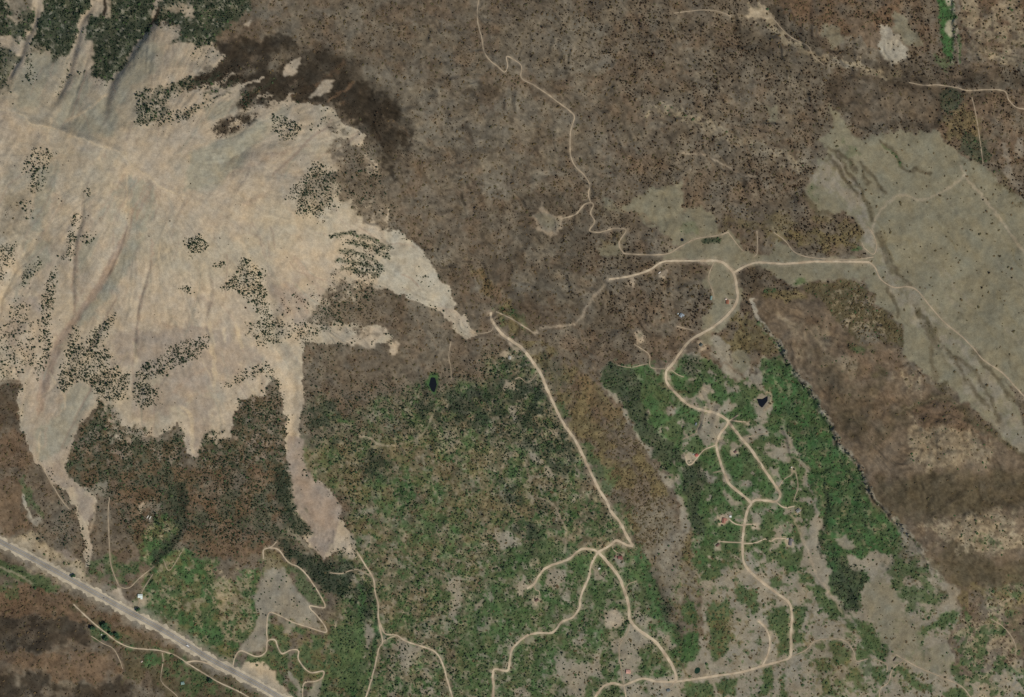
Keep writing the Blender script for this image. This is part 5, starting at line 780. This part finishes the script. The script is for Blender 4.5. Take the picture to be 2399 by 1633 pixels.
# ------------------------------------------------------------------ the land, split where its cover changes
WX = (NX - CX) * S; WY = (CY - NY) * S
gyv, gxv = np.gradient(Z, STEP * S); NRM = np.dstack([-gxv, gyv, np.ones_like(Z)]); NRM /= np.linalg.norm(NRM, axis=2, keepdims=True)
LANDS = [('scree_mountainside', ('scree', 'greyscree', 'pinkscree', 'ridge', 'debris', 'slab'), 'bare tan scree covering the great mountain and its debris tongues'),
         ('burned_hillside', ('burn', 'ash', 'char_or_shadow', 'rust'), 'grey brown burned hillside dotted with scorched trees'),
         ('green_scrubland', ('green', 'vivid'), 'green scrub covered slopes around the dirt roads'),
         ('wooded_ground', ('forest',), 'dark shaded ground under the conifer woods'),
         ('dry_flat', ('flat', 'dirt', 'pale'), 'grey dry flats and bare yards between the scrub'),
         ('grass_meadow', ('meadow', 'wash'), 'olive grey grass fan in the northeast'),
         ('brown_ridge', ('hill', 'hilldark'), 'smooth brown ridge slope east of the rock scarp'),
         ('brush_valley', ('olive', 'scrub'), 'olive brown brush strip along the valley')]
Lw = np.stack([sum(W[CN.index(c)] for c in cs) for _, cs, _ in LANDS]); kind = blur(Lw[0]) * 0
Lb = np.stack([blur(l, 2) for l in Lw]); lab = Lb.argmax(0)
fl = lab[:-1, :-1]; idx = np.arange(NR * NC).reshape(NR, NC)
quads = np.stack([idx[:-1, :-1], idx[1:, :-1], idx[1:, 1:], idx[:-1, 1:]], -1).reshape(-1, 4)
V = np.c_[WX.ravel(), WY.ravel(), Z.ravel()]; T4 = np.c_[TINT.reshape(-1, 3), np.ones(NR * NC, np.float32)].astype(np.float32); N3 = NRM.reshape(-1, 3)
for k, (nm, cs, lb) in enumerate(LANDS):
    q = quads[(fl == k).ravel()]
    if not len(q): continue
    u, inv = np.unique(q, return_inverse=True)
    me = mesh_np(nm, V[u], inv.reshape(-1, 4), gm, True)
    ca = me.color_attributes.new('cover', 'FLOAT_COLOR', 'POINT'); ca.data.foreach_set('color', T4[u].ravel())
    me.normals_split_custom_set_from_vertices(N3[u].tolist())
    o = link(bpy.data.objects.new(nm, me)); o['kind'] = 'structure'; o['label'] = lb
# country beyond the picture, out to the horizon
per = np.r_[idx[0, :-1], idx[:-1, -1], idx[-1, :0:-1], idx[:0:-1, 0]][::4]; pv = V[per]; pc = T4[per]; rings = [pv]; cols = [pc]; npv = len(pv)
for i, e in enumerate((60, 160, 320, 600, 1000, 1700, 2800, 4600, 8000, 14000, 26000)):
    dirv = pv[:, :2] / np.maximum(np.abs(pv[:, :1]) / 1660, np.abs(pv[:, 1:2]) / 1145); xy2 = pv[:, :2] + dirv / 1500 * e
    zz = pv[:, 2] * math.exp(-e / 2500) + min(1, e / 900) * (60 * fbm(xy2[:, 0], xy2[:, 1], 2600, 4, 190) * min(1, e / 3000) + 14 * fbm(xy2[:, 0], xy2[:, 1], 500, 3, 191)) - 40 * min(1, e / 4000)
    mixc = uni(fbm(xy2[:, 0], xy2[:, 1], 260, 4, 192))[:, None]; tgt = np.array(alb(104, 94, 79)) * mixc + np.array(alb(82, 88, 64)) * (1 - mixc); kk = min(1, .35 + e / 250)
    rings.append(np.c_[xy2, zz]); cols.append(np.c_[pc[:, :3] * (1 - kk) + tgt * kk, np.ones(npv)])
rv = np.vstack(rings); ff = []
a_ = np.arange(npv); nx_ = (a_ + 1) % npv
for i in range(len(rings) - 1): ff.append(np.c_[a_ + i * npv, a_ + (i + 1) * npv, nx_ + (i + 1) * npv, nx_ + i * npv])
me = mesh_np('surrounding_hills', rv, np.vstack(ff)[:, ::-1], gm, True); ca = me.color_attributes.new('cover', 'FLOAT_COLOR', 'POINT'); ca.data.foreach_set('color', np.vstack(cols).astype(np.float32).ravel())
o = link(bpy.data.objects.new('surrounding_hills', me)); o['kind'] = 'structure'; o['label'] = 'rolling country beyond the edge of the mapped ground'

# ------------------------------------------------------------------ roads
def ribbon(name, p, w, m, lift, wob=0.12, seed=0, off=0.0, closed=False, nacross=3, fixed=False):
    p = smooth_line(p, 2.2); X, Y, _ = ground(p[:, 0], p[:, 1]); q = np.c_[X, Y]
    t = np.gradient(q, axis=0); t /= np.maximum(np.linalg.norm(t, axis=1, keepdims=True), 1e-6); nrm = np.c_[-t[:, 1], t[:, 0]]
    s_ = np.arange(len(q)); wl = w * S * .5 * (1 + (0 if fixed else 1) * wob * fbm(s_ * 2.2, s_ * 0, 9, 3, 200 + seed)); wr = w * S * .5 * (1 + (0 if fixed else 1) * wob * fbm(s_ * 2.2, s_ * 0 + 50, 9, 3, 300 + seed))
    vs = []
    for j in range(nacross):
        u = j / (nacross - 1); o_ = (-wl + (wl + wr) * u) + off * S; r = q + nrm * o_[:, None] if np.ndim(o_) else q + nrm * o_
        vs.append(np.c_[r, hz(r[:, 0], r[:, 1]) + lift])
    V_ = np.stack(vs, 1).reshape(-1, 3); k = np.arange(len(q) - 1)[:, None] * nacross + np.arange(nacross - 1)[None]
    k = k.ravel(); F_ = np.c_[k, k + 1, k + nacross + 1, k + nacross][:, ::-1]
    return mesh_np(name, V_, F_, m, True)
for i, (nm, w, p, fade) in enumerate(ROADS):
    if fade >= .45: continue                                    # faint wheel marks stay in the ground colour
    o = link(bpy.data.objects.new(nm, ribbon(nm, p, w * (.78 if fade < .12 else .66), DIRT if fade < .12 else TRACK, .42 + .015 * (i % 12), .16, i))); o['kind'] = 'structure'
sh = link(bpy.data.objects.new('highway_shoulder', ribbon('highway_shoulder', HIGHWAY, 24, GRAV, .5, .2, 3, nacross=7))); sh['kind'] = 'structure'
hw = link(bpy.data.objects.new('highway', ribbon('highway', HIGHWAY, 11.5, ASPH, .75, 0, 1, nacross=5, fixed=True))); hw['kind'] = 'structure'; hw['label'] = 'paved two lane highway crossing the southwest corner'
for off, mm_, nm in ((-.14, PAINTY, 'centre_line'), (.14, PAINTY, 'centre_line'), (-3.6, PAINTW, 'edge_line'), (3.6, PAINTW, 'edge_line')):
    part(nm, ribbon(nm, HIGHWAY, .16, mm_, .80, 0, 1, off, nacross=2, fixed=True), hw)
# ponds
for (p, lb), z0, wm in zip(PONDS, POND_Z, (WATER, WATER, WATERG, WATERB, WATER)):
    q = smooth_line(np.vstack([p, p[:1]]), 2)[:-1]; c = q.mean(0); q = c + (q - c) * 1.06
    X = (q[:, 0] - CX) * S * (1 - z0 / HCAM); Y = (CY - q[:, 1]) * S * (1 - z0 / HCAM)
    o = link(bpy.data.objects.new('pond', mesh_py('pond', np.c_[X, Y, np.full(len(X), z0)], [list(range(len(X)))[::-1]], wm))); o['kind'] = 'structure'; o['label'] = lb

# ------------------------------------------------------------------ tree and shrub shapes
def conifer_parts(seed, h=1.35, fat=.5, tiers=5, seg=9, jag=.3):       # unit crown width about 1
    r = np.random.RandomState(seed); v = []; f = []
    for t in range(tiers):
        zb = h * (.10 + .66 * t / tiers); zt = min(h, zb + h * .30); rad = fat * (1 - .80 * t / tiers); base = len(v)
        for s_ in range(seg * 2):
            a = math.pi * s_ / seg + t * .7; rr = rad * (1 + r.uniform(-jag, jag)) * (1 if s_ % 2 == 0 else .58); v.append((rr * math.cos(a), rr * math.sin(a), zb + r.uniform(-.04, .05) * h - (.05 * h if s_ % 2 == 0 else 0)))
        v.append((r.uniform(-.03, .03), r.uniform(-.03, .03), zt)); top = len(v) - 1
        for s_ in range(seg * 2): f.append((base + s_, base + (s_ + 1) % (seg * 2), top))
    tv = []; tf = []
    for k, (rr, z) in enumerate(((.055, -.12), (.04, h * .5), (.008, h * .95))):
        for s_ in range(5): tv.append((rr * math.cos(s_ * 1.2566), rr * math.sin(s_ * 1.2566), z))
    for k in range(2):
        for s_ in range(5): tf.append((k * 5 + s_, k * 5 + (s_ + 1) % 5, k * 5 + 5 + (s_ + 1) % 5, k * 5 + 5 + s_))
    return (v, f), (tv, tf)
def tuft_parts(seed, n=46, h=.6, fat=.5, leaf=.22, floor=.05):         # leafy clump: many small tilted leaf sprays over a lumpy core
    r = np.random.RandomState(seed); v = []; f = []; lob = [(r.uniform(-.25, .25), r.uniform(-.25, .25), r.uniform(.25, .36)) for _ in range(5)]
    for i in range(n):
        lx, ly, lr = lob[i % 5]; a = r.uniform(0, 6.283); e = math.asin(r.uniform(.0, 1)); rad = lr * fat * 2 * r.uniform(.7, 1)
        c = np.array([lx * fat * 2 + rad * math.cos(a) * math.cos(e) * .9, ly * fat * 2 + rad * math.sin(a) * math.cos(e) * .9, floor + h * (.25 + .75 * math.sin(e)) * (.8 + .2 * r.rand())])
        nrm = np.array([math.cos(a) * math.cos(e), math.sin(a) * math.cos(e), math.sin(e) + .35]) + r.uniform(-.5, .5, 3); nrm /= np.linalg.norm(nrm); t1 = np.cross(nrm, r.uniform(-1, 1, 3)); t1 /= np.linalg.norm(t1); t2 = np.cross(nrm, t1); s_ = leaf * r.uniform(.7, 1.3); b0 = len(v)
        for k in range(5): an = k * 1.2566; v.append(c + s_ * (.62 + .3 * (k % 2)) * (t1 * math.cos(an) + t2 * math.sin(an)) - nrm * .02 * k)
        v.append(c + nrm * s_ * .3)
        for k in range(5): f.append((b0 + k, b0 + (k + 1) % 5, b0 + 5))
    return v, f
def joined(name, parts):
    v = []; f = []; mi = []; ms = []
    for (pv_, pf_), m in parts:
        b0 = len(v); v += [tuple(map(float, q)) for q in pv_]; f += [tuple(b0 + i for i in q) for q in pf_]; mi += [len(ms)] * len(pf_); ms.append(m)
    me = bpy.data.meshes.new(name); me.from_pydata(v, [], f); [me.materials.append(m) for m in ms]; me.polygons.foreach_set('material_index', mi); me.update(); return me
def scatter(name, label, pos, dia, shapes, seed):
    r = np.random.RandomState(seed); coll = bpy.data.collections.new(name + '_shapes')
    for i, me in enumerate(shapes): coll.objects.link(bpy.data.objects.new(f'{name}_shape_{i}', me))
    me = bpy.data.meshes.new(name); me.vertices.add(len(pos)); me.vertices.foreach_set('co', np.asarray(pos, np.float32).ravel())
    for an, ty, val in (('tree_size', 'FLOAT', dia), ('tree_turn', 'FLOAT', r.uniform(0, 6.283, len(pos))), ('tree_shape', 'INT', r.randint(0, len(shapes), len(pos))), ('tree_tall', 'FLOAT', dia * r.uniform(.75, 1.25, len(pos)))):
        a = me.attributes.new(an, ty, 'POINT'); a.data.foreach_set('value', np.asarray(val, np.int32 if ty == 'INT' else np.float32))
    o = link(bpy.data.objects.new(name, me)); o['kind'] = 'stuff'; o['label'] = label
    g = bpy.data.node_groups.new(name, 'GeometryNodeTree'); g.interface.new_socket('Geometry', in_out='INPUT', socket_type='NodeSocketGeometry'); g.interface.new_socket('Geometry', in_out='OUTPUT', socket_type='NodeSocketGeometry')
    gi, go = g.nodes.new('NodeGroupInput'), g.nodes.new('NodeGroupOutput'); ip = g.nodes.new('GeometryNodeInstanceOnPoints'); ci = g.nodes.new('GeometryNodeCollectionInfo')
    ci.inputs['Collection'].default_value = coll; ci.inputs['Separate Children'].default_value = True; ci.inputs['Reset Children'].default_value = True
    def na_(nm, ty): q = g.nodes.new('GeometryNodeInputNamedAttribute'); q.data_type = ty; q.inputs['Name'].default_value = nm; return q
    sz, tu, sp, tl = na_('tree_size', 'FLOAT'), na_('tree_turn', 'FLOAT'), na_('tree_shape', 'INT'), na_('tree_tall', 'FLOAT')
    c1, c2 = g.nodes.new('ShaderNodeCombineXYZ'), g.nodes.new('ShaderNodeCombineXYZ'); L = g.links.new
    L(gi.outputs[0], ip.inputs['Points']); L(ci.outputs[0], ip.inputs['Instance']); ip.inputs['Pick Instance'].default_value = True; L(sp.outputs['Attribute'], ip.inputs['Instance Index'])
    L(tu.outputs['Attribute'], c1.inputs['Z']); L(c1.outputs[0], ip.inputs['Rotation']); L(sz.outputs['Attribute'], c2.inputs['X']); L(sz.outputs['Attribute'], c2.inputs['Y']); L(tl.outputs['Attribute'], c2.inputs['Z']); L(c2.outputs[0], ip.inputs['Scale']); L(ip.outputs[0], go.inputs[0])
    md = o.modifiers.new('scatter', 'NODES'); md.node_group = g; return o

# single trees: the largest ones standing clear on the pale slopes and flats
r = np.random.RandomState(31)
cdia = S * np.clip(3.1 * np.exp(r.normal(0, .33, len(con))), 1.3, 6.6); bdia = S * np.clip(2.3 * np.exp(r.normal(0, .36, len(brn))) * (1 + .5 * sstep(1150, 1600, brn[:, 0]) * sstep(900, 700, brn[:, 1])), 1.2, 6.6)
CP_ = [(lb, P(t, q)) for lb, t, q, v in CLUSTERS]; cpx = CX + (con[:, 0] - CX) / (1 - hz((con[:, 0] - CX) * S, (CY - con[:, 1]) * S) / HCAM); cpy = CY + (con[:, 1] - CY) / (1 - hz((con[:, 0] - CX) * S, (CY - con[:, 1]) * S) / HCAM)
owner = np.full(len(con), -1)
for k, (lb, p) in enumerate(CP_): owner[inside(p, cpx, cpy) & (owner < 0)] = k
ix = np.clip(((con[:, 0] + 130) / STEP).astype(int), 0, NC - 1); iy = np.clip(((con[:, 1] + 100) / STEP).astype(int), 0, NR - 1)
infr = (cpx > 6) & (cpx < 2393) & (cpy > 6) & (cpy < 1627)
score = np.where((owner >= 0) & infr, cdia, -1); pick = []
order = np.argsort(-score)
for i in order[:4000]:
    if score[i] < 0 or len(pick) >= 225: break
    if all((con[i, 0] - con[j, 0]) ** 2 + (con[i, 1] - con[j, 1]) ** 2 > 30 for j in pick): pick.append(i)
pick = np.array(pick); keep = np.ones(len(con), bool); keep[pick] = False
cs = [conifer_parts(50 + k, .95 + .1 * k, .5, 5, 7 + k % 3) for k in range(4)]
cmesh = [(mesh_py('crown', a[0], a[1], CONM), mesh_py('trunk', b_[0], b_[1], BARK)) for a, b_ in cs]
shapes_c = [joined('conifer_shape', [(a, CONM), (b_, BARK)]) for a, b_ in cs]
shapes_b = [joined('scorched_shape', [(conifer_parts(70 + k, .85 + .08 * k, .5, 4, 6, .45)[0], BRNM), (conifer_parts(70 + k)[1], BARK)]) for k in range(4)]
shapes_s = [mesh_py('scrub_shape', *tuft_parts(90 + k, 46, .42), SHRM) for k in range(4)]; shapes_o = [mesh_py('brush_shape', *tuft_parts(110 + k, 34, .38), OLIM) for k in range(3)]
scatter('conifer_forest', 'dense dark green conifer woods on the slopes', world(con[keep, 0], con[keep, 1]), cdia[keep], shapes_c, 1)
scatter('scorched_forest', 'countless small dark scorched trees dotting the burned hills', world(brn[:, 0], brn[:, 1]), bdia, shapes_b, 2)
scatter('oak_scrub', 'low green oak scrub thickets', world(shr[:, 0], shr[:, 1]), S * np.clip(r.gamma(5, .72, len(shr)), 1.5, 8), shapes_s, 3)
scatter('dry_brush', 'olive and brown dry brush', world(oli[:, 0], oli[:, 1]), S * np.clip(r.gamma(5, .7, len(oli)), 1.5, 7), shapes_o, 4)
def tree(name, label, cat, loc, dia, tall, group, k, crown=None, trunk=None):
    o = thing(name, label, cat, loc, k * 1.7, group); a, b_ = (crown, trunk) if crown else cmesh[k % 4]
    for nm, me in (('crown', a), ('trunk', b_)): c = part(nm, me, o); c.scale = (dia, dia, tall)
    return o
wp = world(con[pick, 0], con[pick, 1])
for k, i in enumerate(pick): tree('conifer_tree', CP_[owner[i]][0], 'conifer', wp[k], cdia[i] * 1.08, cdia[i] * (1 + .2 * ((k * 7) % 5 - 2) / 4), CP_[owner[i]][0].replace('dark conifer', 'conifers').replace('small conifer', 'conifers').replace('lone dark tree', 'lone trees'), k)
def at_px(x, y): X, Y, z = ground(x, y); return (float(X), float(Y), float(z) - .15)
DOTS = P('S', ' '.join(f'{600 + a / 12.91:.1f},{1330 + b_ / 12.91:.1f}' for a, b_ in ((770, 380), (455, 405), (310, 415), (915, 425), (260, 745), (160, 800), (110, 945), (70, 1010), (430, 920), (590, 1040), (1150, 920), (1080, 975), (1145, 1020), (1315, 1040), (140, 1250), (50, 1260), (65, 1320), (210, 1400), (295, 1440), (740, 1390), (1655, 1350), (1090, 1400), (700, 1115), (940, 1140), (1130, 1160))))
for k, (x, y) in enumerate(DOTS): tree('pine_tree', 'dark pine dotted over the grey triangular flat inside the switchback road', 'pine', at_px(x, y), S * (4.4 if k < 20 else 2.6), S * (4.2 if k < 20 else 2.4), 'pines on the triangular flat', k)
HILLD = np.vstack([P('B3', '855,540 880,575 945,575 950,600 980,645 1045,585 1100,825 930,1000 975,1010 990,990 1020,1100 1030,1055 1200,1110 1240,1120 1275,1150 1140,1275 1290,1395 1285,1410 1365,1410 1390,1370 1415,1440 1470,1480 1350,1530'), P('C3', '1945,180 1970,175 1995,150 1525,135')])
for k, (x, y) in enumerate(HILLD): tree('juniper_tree', 'small dark juniper standing alone on the smooth brown ridge', 'juniper', at_px(x, y), S * 3.4, S * 2.9, 'junipers on the brown ridge', k)
SLABD = P('B2', '527,234 512,297 575,303 594,370 415,377 590,305')
for k, (x, y) in enumerate(SLABD): tree('pine_tree', 'dark lone pine on the bare pale slab below the ribs', 'pine', at_px(x, y), S * (4 if k != 4 else 2.5), S * 3.4, 'pines on the pale slab', k)
# broad-crowned trees along the creek
def broad(seed):
    tv, tf = conifer_parts(seed)[1]; tv = [(x * 1.6, y * 1.6, z) for x, y, z in tv]
    rr = np.random.RandomState(seed)
    for q in range(5):                                          # limbs
        a = q * 1.2566 + rr.uniform(-.3, .3); b0 = len(tv); e = np.array([.28 * math.cos(a), .28 * math.sin(a), .62]); s0 = np.array([0, 0, .30])
        for c, w_ in ((s0, .04), (e, .015)):
            for s_ in range(3): tv.append(tuple(c + w_ * np.array([math.cos(s_ * 2.09), math.sin(s_ * 2.09), 0])))
        for s_ in range(3): tf.append((b0 + s_, b0 + (s_ + 1) % 3, b0 + 3 + (s_ + 1) % 3, b0 + 3 + s_))
    return mesh_py('crown', *tuft_parts(seed, 240, .78, .5, .12, .22), COTM), mesh_py('trunk', tv, tf, BARK)
bm_ = [broad(130), broad(131)]
for k, (x, y, d_, lb) in enumerate(((244.8, 1464.6, 18, 'largest round dark tree at the head of the creekside lane'), (259.4, 1484, 12.5, 'round dark tree midway along the creekside lane'), (272.2, 1487.2, 12, 'round dark tree at the lower end of the creekside lane'), (255, 1472.6, 10, 'small round tree tucked below the largest creekside tree'), (247.5, 1495, 14, 'broad tree south of the creekside lane beside a pale shed'), (217, 1471, 14, 'broad tree west of the largest creekside tree'), (276.5, 1494, 9, 'smallest round tree below the creekside lane'), (171.5, 1349, 12, 'round tree on the highway cut slope'), (492, 1594, 13, 'round tree beside the old road south of the highway'), (323, 1428, 12, 'broad tree south of the white metal roofed barn'))):
    tree('broadleaf_tree', lb, 'tree', at_px(x, y), S * d_, S * d_ * .85, 'broad trees along the creek and highway', k, *bm_[k % 2])

# ------------------------------------------------------------------ rocks of the scarps
def rock_mesh(seed):
    bm = bmesh.new(); rr = np.random.RandomState(seed); pts = []
    for i in range(26):
        a = rr.uniform(0, 6.283); u = rr.uniform(.55, 1); z = rr.choice([-.5, rr.uniform(-.2, .3), rr.uniform(.6, 1.0)]); k = u * (1 if z < .5 else .72); pts.append(bm.verts.new((k * .5 * math.cos(a), k * .5 * math.sin(a), z)))
    bmesh.ops.convex_hull(bm, input=pts); bmesh.ops.delete(bm, geom=[v for v in bm.verts if not v.link_faces], context='VERTS')
    me = bpy.data.meshes.new('rock_outcrop'); bm.to_mesh(me); bm.free(); me.materials.append(ROCK); return me
rocks = [rock_mesh(160 + k) for k in range(6)]; rr = np.random.RandomState(4)
def rocks_on(p, step, lo, hi, tall, label, group, spread, t0=0, t1=1):
    q = smooth_line(p, step); n_ = len(q); q = q[int(n_ * t0):int(n_ * t1)]; tn = np.gradient(q, axis=0); tn /= np.linalg.norm(tn, axis=1, keepdims=True)
    for k in range(len(q)):
        if rr.rand() < .38: continue
        c = q[k] + np.array([-tn[k, 1], tn[k, 0]]) * rr.normal(spread, abs(spread) * .7 + .8); d_ = rr.uniform(lo, hi) * S; X, Y, z = ground(*c)
        o = link(bpy.data.objects.new('rock_outcrop', rocks[rr.randint(6)])); o.location = (float(X), float(Y), float(z)); o.scale = (d_, d_ * rr.uniform(.6, 1), tall * rr.uniform(.6, 1.2)); o.rotation_euler = (rr.uniform(-.1, .1), rr.uniform(-.1, .1), math.atan2(-tn[k, 1], tn[k, 0]) + rr.uniform(-.6, .6)); o['label'] = label; o['category'] = 'rock'; o['group'] = group
rocks_on(CLIFF, 7.0, 3.0, 9, 9, 'pale weathered rock block along the scarp above the vivid green strip', 'rock blocks of the long scarp', 3.0, .05, .86)
rocks_on(CLIFF2, 11, 4, 8, 6, 'grey rock block along the straight northern scarp by the green strip', 'rock blocks of the northern scarp', 2.0, .22, 1)

# ------------------------------------------------------------------ buildings
def boxv(x0, x1, y0, y1, z0, z1): return [(x0, y0, z0), (x1, y0, z0), (x1, y1, z0), (x0, y1, z0), (x0, y0, z1), (x1, y0, z1), (x1, y1, z1), (x0, y1, z1)]
BF = [(0, 3, 2, 1), (4, 5, 6, 7), (0, 1, 5, 4), (1, 2, 6, 5), (2, 3, 7, 6), (3, 0, 4, 7)]
def boxm(name, m, *b): return mesh_py(name, boxv(*b), BF, m)
_mc = {}
def cmat(kind, c, scale, rough):
    k = (kind, c)
    if k not in _mc: _mc[k] = noise_mat(kind, tuple(v * .9 for v in alb(*c)), tuple(min(.85, v * 1.08) for v in alb(*c)), scale, rough, 5)
    return _mc[k]
def gable(o, L_, W_, h, rise, rm, wm, cx=0, cy=0, ov=.5, chimney=False, openings=True):
    a, b_ = L_ / 2, W_ / 2
    v = [(-a, -b_, -1.2), (a, -b_, -1.2), (a, b_, -1.2), (-a, b_, -1.2), (-a, -b_, h), (a, -b_, h), (a, b_, h), (-a, b_, h), (-a, 0, h + rise - .05), (a, 0, h + rise - .05)]
    v = [(x + cx, y + cy, z) for x, y, z in v]
    wl = part('wall', mesh_py('wall', v, [(0, 1, 5, 4), (2, 3, 7, 6), (1, 2, 6, 9, 5), (3, 0, 4, 8, 7)], wm), o)
    sl = rise / b_
    for s_ in (-1, 1):                                          # two roof slopes, each a thin slab
        e = b_ + ov; ze = h - ov * sl + .06; zr = h + rise + .06; th = .22; A = a + ov
        w = [(-A, s_ * e, ze), (A, s_ * e, ze), (A, 0, zr), (-A, 0, zr), (-A, s_ * e, ze + th), (A, s_ * e, ze + th), (A, 0, zr + th), (-A, 0, zr + th)]
        rf = part('roof', mesh_py('roof', [(x + cx, y + cy, z) for x, y, z in w], BF if s_ < 0 else [q[::-1] for q in BF], rm), o)
        if s_ < 0:
            part('ridge_cap', mesh_py('ridge_cap', boxv(-A + cx, A + cx, -.25 + cy, .25 + cy, zr + th - .06, zr + th + .06), BF, rm), rf)
            if chimney: part('chimney', mesh_py('chimney', boxv(a * .4 + cx, a * .4 + .9 + cx, -b_ * .5 + cy, -b_ * .5 + .9 + cy, h, zr + 1.1), BF, BARK), rf)
    if openings:
        dr = part('door', mesh_py('door', boxv(-.5 + cx, .5 + cx, -b_ - .06 + cy, -b_ + .02 + cy, 0, 2.1), BF, BARK), o); part('handle', mesh_py('handle', boxv(.34 + cx, .40 + cx, -b_ - .12 + cy, -b_ - .06 + cy, 1, 1.12), BF, RUBBER), dr)
        for x in (-.6, .6):
            for s_ in (-1, 1):
                y0, y1 = sorted((s_ * (b_ + .05), s_ * (b_ - .02))); part('window', mesh_py('window', boxv(x * a - .6 + cx, x * a + .6 + cx, y0 + cy, y1 + cy, 1.0, 2.0), BF, GLASS), o)
for (px, py, L_, W_, rot, h, rc, wc, lb, ex) in HOUSES:
    X, Y, z = ground(px, py); cat = 'shed' if 'shed' in lb else 'trailer' if 'trailer' in lb else 'barn' if 'barn' in lb else 'cabin' if 'cabin' in lb else 'outbuilding' if 'outbuilding' in lb else 'house'
    o = thing(cat if cat != 'outbuilding' else 'shed', lb, cat, (float(X), float(Y), float(z)), math.radians(rot))
    rm = cmat('roof_sheet', rc, .35, .55); wm = cmat('siding', wc, .6, .9); l_, w_ = L_ * S - 1, W_ * S - 1
    gable(o, l_, w_, h, w_ * (.12 if cat == 'trailer' else .22), rm, wm, chimney=cat == 'house' and min(l_, w_) > 6, openings=True)
    if ex == 'L':                                               # a wing at right angles
        w2 = w_ * .62; gable(o, w_ * .55, w2, h - .5, w2 * .2, rm, wm, cx=l_ * .28, cy=-w_ * .62, openings=False)
# ------------------------------------------------------------------ vehicles
def vehicle(label, cat, px, py, rot, L_, W_, H_, paint, truck=False):
    X, Y, z = ground(px, py); o = thing(cat, label, cat, (float(X), float(Y), float(z) + .82), math.radians(rot)); pm = cmat('car_paint', paint, .5, .35); a, b_ = L_ / 2, W_ / 2
    prof = [(-a, .45), (-a, H_ * .55), (-a * .75, H_ * .6), (a * .45, H_ * .6), (a * .95, H_ * .5), (a, .45)]; v = []; nP = len(prof)
    for s_ in (-1, 1): v += [(x, s_ * b_, zz) for x, zz in prof]
    part('body', mesh_py('body', v, [tuple(range(nP)), tuple(range(2 * nP - 1, nP - 1, -1))] + [(i, i + nP, (i + 1) % nP + nP, (i + 1) % nP) for i in range(nP)], pm), o)
    if truck:
        part('cargo_box', boxm('cargo_box', pm, -a, a * .35, -b_ * 1.02, b_ * 1.02, .8, H_), o); part('cab', boxm('cab', pm, a * .42, a * .9, -b_ * .95, b_ * .95, .7, H_ * .8), o); part('windscreen', boxm('windscreen', GLASS, a * .885, a * .92, -b_ * .85, b_ * .85, H_ * .5, H_ * .76), o)
    else:
        c = [(-a * .6, H_ * .6), (-a * .4, H_), (a * .1, H_), (a * .42, H_ * .6)]; v = []
        for s_ in (-.86, .86): v += [(x, s_ * b_ * (1 if zz < H_ else .85), zz) for x, zz in c]
        part('cabin', mesh_py('cabin', v, [(0, 1, 2, 3), (7, 6, 5, 4), (0, 4, 5, 1), (1, 5, 6, 2), (2, 6, 7, 3)], pm), o); part('windscreen', mesh_py('windscreen', [(a * .12, -b_ * .66, H_ * .97), (a * .12, b_ * .66, H_ * .97), (a * .43, b_ * .78, H_ * .63), (a * .43, -b_ * .78, H_ * .63)], [(0, 3, 2, 1)], GLASS), o)
    for x in (-.6, .62):
        for s_ in (-1, 1):
            wv = []
            for s2 in (-.12, .12): wv += [(x * a + .38 * math.cos(k * .6283), s_ * b_ * .95 + s2, .36 + .38 * math.sin(k * .6283)) for k in range(10)]
            wh = part('wheel', mesh_py('wheel', wv, [tuple(range(10)), tuple(range(19, 9, -1))] + [(i, i + 10, (i + 1) % 10 + 10, (i + 1) % 10) for i in range(10)], RUBBER), o)
    for s_ in (-.7, .7): part('headlight', boxm('headlight', PAINTW, a * .97, a + .03, s_ * b_ - .15, s_ * b_ + .15, .6, .75), o)
vehicle('white box truck driving on the paved highway', 'truck', 440.2, 1513, -30, 8.2, 2.6, 3.4, (236, 234, 226), True)
vehicle('dark car driving on the paved highway above the barn', 'car', 243.2, 1400.6, -29, 4.8, 1.9, 1.5, (62, 62, 66))
vehicle('white car parked at the winding driveway end', 'car', 1845, 1262, 40, 4.8, 1.9, 1.6, (214, 210, 204))
vehicle('silver car parked in the yard of the bright red house', 'car', 1624.5, 1064, 20, 4.8, 1.9, 1.5, (176, 178, 176))
